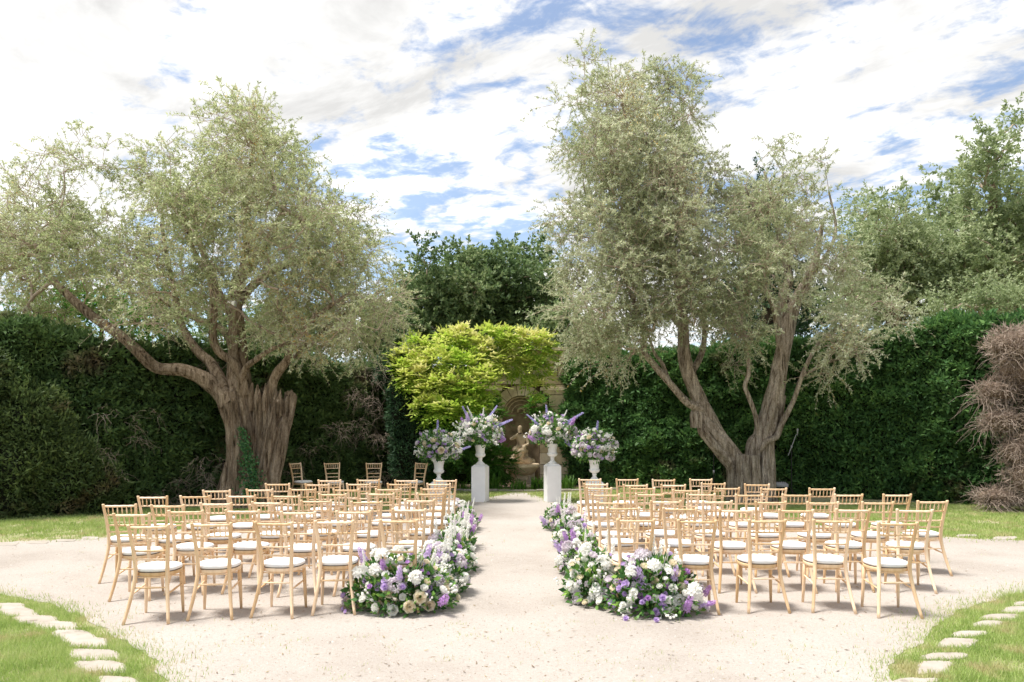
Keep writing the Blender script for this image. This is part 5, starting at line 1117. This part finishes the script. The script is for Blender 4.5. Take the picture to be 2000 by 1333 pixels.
def arrangement(name, label, group, loc, rx, ry, rz, nblooms, spikes, seed, z0=0.0, weights=None, sphere=False, extra=(), leaves=900, lo=-.05, dscale=1.0, kmax=.97):
    """mound of foliage with every bloom a part of its own"""
    rs = random.Random(seed); root = empty(name, loc, label, 'flowers', group)
    def surf(th, ph, k=1.0): return np.array([rx * math.cos(th) * math.cos(ph) * k, ry * math.sin(th) * math.cos(ph) * k, z0 + rz * math.sin(ph) * k])
    # foliage
    n = leaves; th = rng.uniform(0, 2 * np.pi, n); ph = np.arcsin(rng.uniform(lo if not sphere else -.75, 1, n)); k = .45 + (kmax - .45) * rng.random(n) ** (.5 if kmax < 1 else .8)
    p = np.stack([rx * np.cos(th) * np.cos(ph) * k, ry * np.sin(th) * np.cos(ph) * k, np.maximum(z0 + rz * np.sin(ph) * k, .01 if not sphere else -9)], 1)
    nn = np.stack([np.cos(th) * np.cos(ph), np.sin(th) * np.cos(ph), np.sin(ph)], 1); ax = norm(nn * .8 + rand_dirs(n) * .7 + np.array([0, 0, .1]))
    v, f = leaf_quads(p, ax, rand_dirs(n) + nn * .6, rng.uniform(.05, .10, n), rng.uniform(.024, .052, n), .42)
    part('foliage', v, f, M['posy_leaf'], root, rnd=rng.random(n), kind='stuff', local=True)
    # stems through the middle
    ns = 60; e = p[rng.choice(n, ns)]; st = np.stack([np.stack([e[:, 0] * .15, e[:, 1] * .15, np.full(ns, max(0.0, z0 - rz * .5) if not sphere else z0 - rz)], 1), e * np.array([.6, .6, .7]) + np.array([0, 0, z0 * .3]), e * 1.0], 1)
    sv, sf = batch_tubes(st, np.full((ns, 3), .0028), 3); part('stems', sv, sf, M['stem'], root, kind='stuff', local=True)
    W = weights or {'garden_rose': 1.0, 'rose': 3.2, 'lisianthus': 2.6, 'hydrangea': 1.5, 'stock_spike': 1.1, 'carnation': 1.8, 'bud_spray': 2.2}
    kinds = list(W); placed = []
    tries = 0
    while len(placed) < nblooms and tries < nblooms * 30:
        tries += 1
        th = rs.uniform(0, 2 * math.pi); ph = math.asin(rs.uniform(lo + .08 if not sphere else -.55, 1)); kd = rs.choices(kinds, [W[q] for q in kinds])[0]
        if math.sin(th) > .55 and rs.random() < .6: continue
        big = {'garden_rose': .062, 'hydrangea': .066, 'rose': .044, 'lisianthus': .04, 'stock_spike': .045, 'carnation': .034, 'bud_spray': .03}.get(kd, .05) * dscale
        q = surf(th, ph, rs.uniform(.88, 1.06) if kmax < 1 else rs.uniform(.75, 1.18))
        if not sphere: q[2] = max(q[2], .03)
        if any(np.linalg.norm(q - b[0]) < (big + b[1]) * .62 for b in placed): continue
        placed.append((q, big)); o = link(kd, rs.choice(FL[kd]), root); o.location = tuple(q)
        d = norm(np.array([math.cos(th) * math.cos(ph), math.sin(th) * math.cos(ph), math.sin(ph) + .25]) + np.array([rs.gauss(0, .25) for _ in range(3)]))
        if kd == 'stock_spike': d = norm(d + np.array([0, 0, .7]))
        orient(o, d, rs.uniform(0, 6)); s = rs.uniform(.85, 1.35) * dscale; o.scale = (s, s, s)
    for (kd, tx, ty, tz, dx, dy, dz, s) in list(spikes) + list(extra):
        o = link(kd, rs.choice(FL[kd]), root); o.location = (tx, ty, tz); orient(o, norm(np.array([dx, dy, dz], float)), rs.uniform(0, 6)); o.scale = (s, s, s)
    # a few large bright leaves standing out
    nb = 14; th = rng.uniform(0, 6.28, nb); ph = rng.uniform(.2, 1.4, nb); q = np.array([surf(a, b, 1.0) for a, b in zip(th, ph)]); nn = norm(q - np.array([0, 0, z0]))
    v, f = leaf_quads(q, nn + rand_dirs(nb) * .5 + np.array([0, 0, .3]), rand_dirs(nb), rng.uniform(.07, .11, nb), rng.uniform(.045, .07, nb), .45)
    for k in range(nb): part('large_leaf', v[4 * k:4 * k + 4], np.array([[0, 1, 2, 3]]), M['posy_leaf'], root, rnd=[rng.uniform(.75, 1)], local=True)
    return root
def sp_ring(n, rx, ry, z, s0=.9, s1=1.25, seed=0, kinds=('snapdragon_spike',), front=False):
    rs = random.Random(seed); out = []
    for i in range(n):
        x, y = rs.uniform(-rx, rx), rs.uniform(-ry, ry) * .6; out.append((rs.choice(kinds), x, y, z * rs.uniform(.75, 1.0), x * .6 + rs.gauss(0, .08), y * .5 + rs.gauss(0, .08), 1, rs.uniform(s0, s1)))
    return out
GA = 'flower mounds lining the aisle'
aisle = [('corner mound of cream roses and lilac blooms on the ivy-clad olive side', -1.10, 7.62, .50, .34, .46, 125, 2, 1500),
         ('tall white and purple mound tucked behind the cream rose corner mound', -.79, 8.30, .27, .34, .50, 75, 8, 900),
         ('white snapdragon mound at the third chair row, ivy-clad olive side', -.78, 9.55, .28, .50, .46, 85, 12, 900),
         ('white spired mound halfway along the aisle, ivy-clad olive side', -.84, 11.2, .27, .60, .44, 75, 14, 900),
         ('flower mound nearest the plinths, ivy-clad olive side', -.90, 13.2, .28, .60, .42, 60, 12, 800),
         ('corner mound of roses with trailing purple spike, stump olive side', 1.38, 7.50, .44, .32, .46, 115, 2, 1400),
         ('leafy white and purple mound tucked behind the trailing spike mound', .85, 7.95, .27, .32, .48, 75, 3, 1000),
         ('lilac and white mound at the third chair row, stump olive side', .88, 9.5, .27, .45, .46, 80, 5, 900),
         ('white and lilac mound halfway along the aisle, stump olive side', .92, 11.4, .27, .50, .42, 65, 8, 800),
         ('flower mound nearest the plinths, stump olive side', .84, 13.3, .27, .45, .40, 55, 7, 700)]
for i, (lab, x, y, rx, ry, rz, nb, nsp, nl) in enumerate(aisle):
    nb = int(nb * 1.12)
    ex = []
    if i == 0: ex = [('lisianthus', -.56, -.02, .12, -1, 0, .4, 1), ('lisianthus', -.55, -.12, .02, -1, -.3, .5, .9), ('lisianthus', -.50, -.22, .02, -1, -.6, .5, 1), ('lisianthus', -.50, .02, .30, -1, 0, .8, .9), ('stock_spike', -.14, -.2, .42, -.1, -.2, 1, 1.1), ('stock_spike', .02, -.3, .36, .15, -.3, 1, 1.1), ('snapdragon_spike', -.32, -.05, .32, -.2, 0, 1, .8)]
    if i == 5: ex = [('stock_spike', .40, -.14, .10, 1, -.2, .12, 1.15), ('stock_spike', .48, -.16, .11, 1, -.2, .25, .9), ('lisianthus', -.32, -.36, .02, -.3, -.6, .6, 1), ('lisianthus', -.05, -.42, .02, 0, -.7, .6, 1.1), ('stock_spike', -.14, -.22, .34, -.35, -.2, 1, 1.2), ('stock_spike', .16, -.2, .34, .1, -.2, 1, 1.2), ('snapdragon_spike', .0, .05, .42, .05, 0, 1, 1.0), ('snapdragon_spike', .06, .06, .40, .1, 0, 1, .9)]
    arrangement('aisle_flowers', lab, GA, (x, y, .005), rx, ry, rz * (1 if i in (0, 5) else .88), nb, sp_ring(int(nsp * .65 + .6), rx * .8, ry, rz, seed=i, s0=.55, s1=.95), 100 + i, z0=.04, extra=ex, leaves=int(nl * 1.15), lo=-.05, dscale=1.18, kmax=1.10,
                weights={'garden_rose': 1.8, 'rose': 4.0, 'lisianthus': 2.6, 'hydrangea': 1.3, 'stock_spike': .35, 'carnation': 1.2, 'bud_spray': .7} if i in (0, 5) else {'garden_rose': .6, 'rose': 3.4, 'lisianthus': 1.6, 'hydrangea': 2.6, 'stock_spike': .55, 'carnation': 2.0, 'bud_spray': .8})
GU = 'urn bouquets'
UW = {'garden_rose': 2.0, 'rose': 3.6, 'lisianthus': 2.6, 'hydrangea': 1.8, 'stock_spike': .4, 'carnation': 1.6, 'bud_spray': .8}
urns = [(938, 17.9, .86, 'bouquet on the tall vine-side urn with long lilac spikes', .46, .36, [('delphinium_spike', .22, -.1, .36, 1, -.1, .42, 1.0), ('delphinium_spike', .12, -.05, .50, .55, 0, .8, .85), ('delphinium_spike', -.20, 0, .46, -.5, 0, 1, .85), ('snapdragon_spike', -.15, 0, .55, -.45, 0, 1, .9), ('snapdragon_spike', .05, 0, .55, .1, 0, 1, .9), ('delphinium_spike', -.22, -.08, .22, -1, -.1, -.25, .9)]),
        (1079, 17.9, .88, 'bouquet on the tall urn before the stone pier with raised lilac spikes', .46, .36, [('delphinium_spike', -.10, -.05, .48, -.12, 0, 1, .9), ('delphinium_spike', .22, -.08, .42, 1, -.1, .62, 1.0), ('delphinium_spike', -.30, -.1, .42, -.7, -.1, .6, .7), ('delphinium_spike', .26, -.15, .10, .8, -.1, -.75, 1.0), ('snapdragon_spike', .2, 0, .5, .5, 0, 1, .9)]),
        (857, 17.3, .52, 'rounded bouquet on the short vine-side urn', .42, .36, [('delphinium_spike', -.02, -.05, .42, 0, 0, 1, .85), ('delphinium_spike', .26, -.08, .16, 1, -.1, .35, .85), ('snapdragon_spike', .25, 0, .4, .6, 0, 1, .7), ('snapdragon_spike', -.25, 0, .35, -.7, 0, 1, .7)]),
        (1161, 17.3, .54, 'rounded bouquet on the short urn before the clipped hedge', .42, .36, [('delphinium_spike', .02, -.05, .42, .12, 0, 1, .95), ('snapdragon_spike', .28, 0, .3, .8, 0, .8, .7), ('snapdragon_spike', -.2, 0, .4, -.5, 0, 1, .7)])]
for u_ in urns:
    for q_ in range(len(u_[6])): u_[6][q_] = u_[6][q_][:7] + (u_[6][q_][7] * 1.25,)
for i, (px, d, h, lab, rx, rz, sp) in enumerate(urns):
    x = (px - 1000) / F * d
    arrangement('urn_bouquet', lab, GU, (x, d, h + .47), rx, rx * .9, rz, 130, sp, 200 + i, z0=.26, weights=UW, sphere=True, leaves=1500, dscale=1.45, kmax=1.22)

# ------------------------------------------------------------------ small equipment
ms = empty('microphone_stand', (at(1546, 960, 18.6)[0], 18.6, 0.004), 'slim boom microphone stand beside the stump olive', 'stand')
MB().tube([(0, 0, .12), (0, 0, .8), (0, 0, 1.27)], [.012, .011, .009], 8).build('pole', M['black'], ms)
for k in range(3):
    a = 2.1 * k + .4; MB().tube([(0, 0, .22), (.16 * math.cos(a), .16 * math.sin(a), .10), (.32 * math.cos(a), .32 * math.sin(a), .01)], [.009] * 3, 6).build('leg', M['black'], ms)
MB().tube([(-.08, 0, 1.04), (.0, -.01, 1.26), (.11, -.02, 1.56)], [.009] * 3, 8).build('boom', M['grey_metal'], ms)
MB().lathe([(.012, -.07), (.014, 0), (.022, .03), (.025, .06), (.018, .085), (.004, .095)], 12, (.135, -.02, 1.60)).build('microphone', M['grey_metal'], ms, smooth=True)
MB().lathe([(.02, -.03), (.024, 0), (.02, .03)], 10, (0, 0, 1.25)).build('clutch', M['grey_metal'], ms, smooth=True)
ms2 = empty('microphone_stand', (at(1394, 955, 19.0)[0], 19.0, 0.004), 'black tripod stand in the shade on the near-vine side of the stump olive', 'stand')
MB().tube([(0, 0, .12), (0, 0, .6), (0, 0, 1.15)], [.013, .012, .010], 8).build('pole', M['black'], ms2)
for k in range(3):
    a = 2.1 * k; MB().tube([(0, 0, .30), (.15 * math.cos(a), .15 * math.sin(a), .15), (.30 * math.cos(a), .30 * math.sin(a), .01)], [.009] * 3, 6).build('leg', M['black'], ms2)
MB().lathe([(.022, -.04), (.028, 0), (.022, .04)], 10, (0, 0, .62)).build('clutch', M['grey_metal'], ms2, smooth=True)
mx = empty('sound_mixer', (at(1523, 975, 18.3)[0], 18.3, 0.004), 'flat grey sound mixer on a low black stand by the stump', 'mixer')
m = MB().box((0, 0, .38), (.14, .12, .03)).build('body', M['grey_metal'], mx, bevel=.008); m.rotation_euler = (R(12), 0, 0)
for s in (-1, 1):
    MB().tube([(s * .12, -.1, 0), (-s * .10, .08, .34)], [.012] * 2, 6).build('leg', M['black'], mx); MB().tube([(s * .12, .12, 0), (-s * .10, -.06, .33)], [.012] * 2, 6).build('leg', M['black'], mx)
for k in range(5): MB().lathe([(.008, 0), (.008, .014), (.005, .018)], 8, (-.1 + .05 * k, -.04, .418)).build('knob', M['black'], mx)
fl = empty('floodlight', tuple(pl_(464, 600, -.35)), 'small pale floodlight fixed on the ivy-clad olive stem', 'lamp')
MB().box((0, 0, 0), (.10, .035, .075)).build('housing', M['grey_metal'], fl, bevel=.008)
MB().box((0, -.037, .004), (.082, .004, .055)).build('lens', M['lamp_face'], fl)
MB().tube([(-.09, 0, .06), (-.06, .1, .18), (0, .35, .22)], [.01] * 3, 6).build('bracket', M['grey_metal'], fl)
fl.rotation_euler = (R(-14), 0, R(-12))
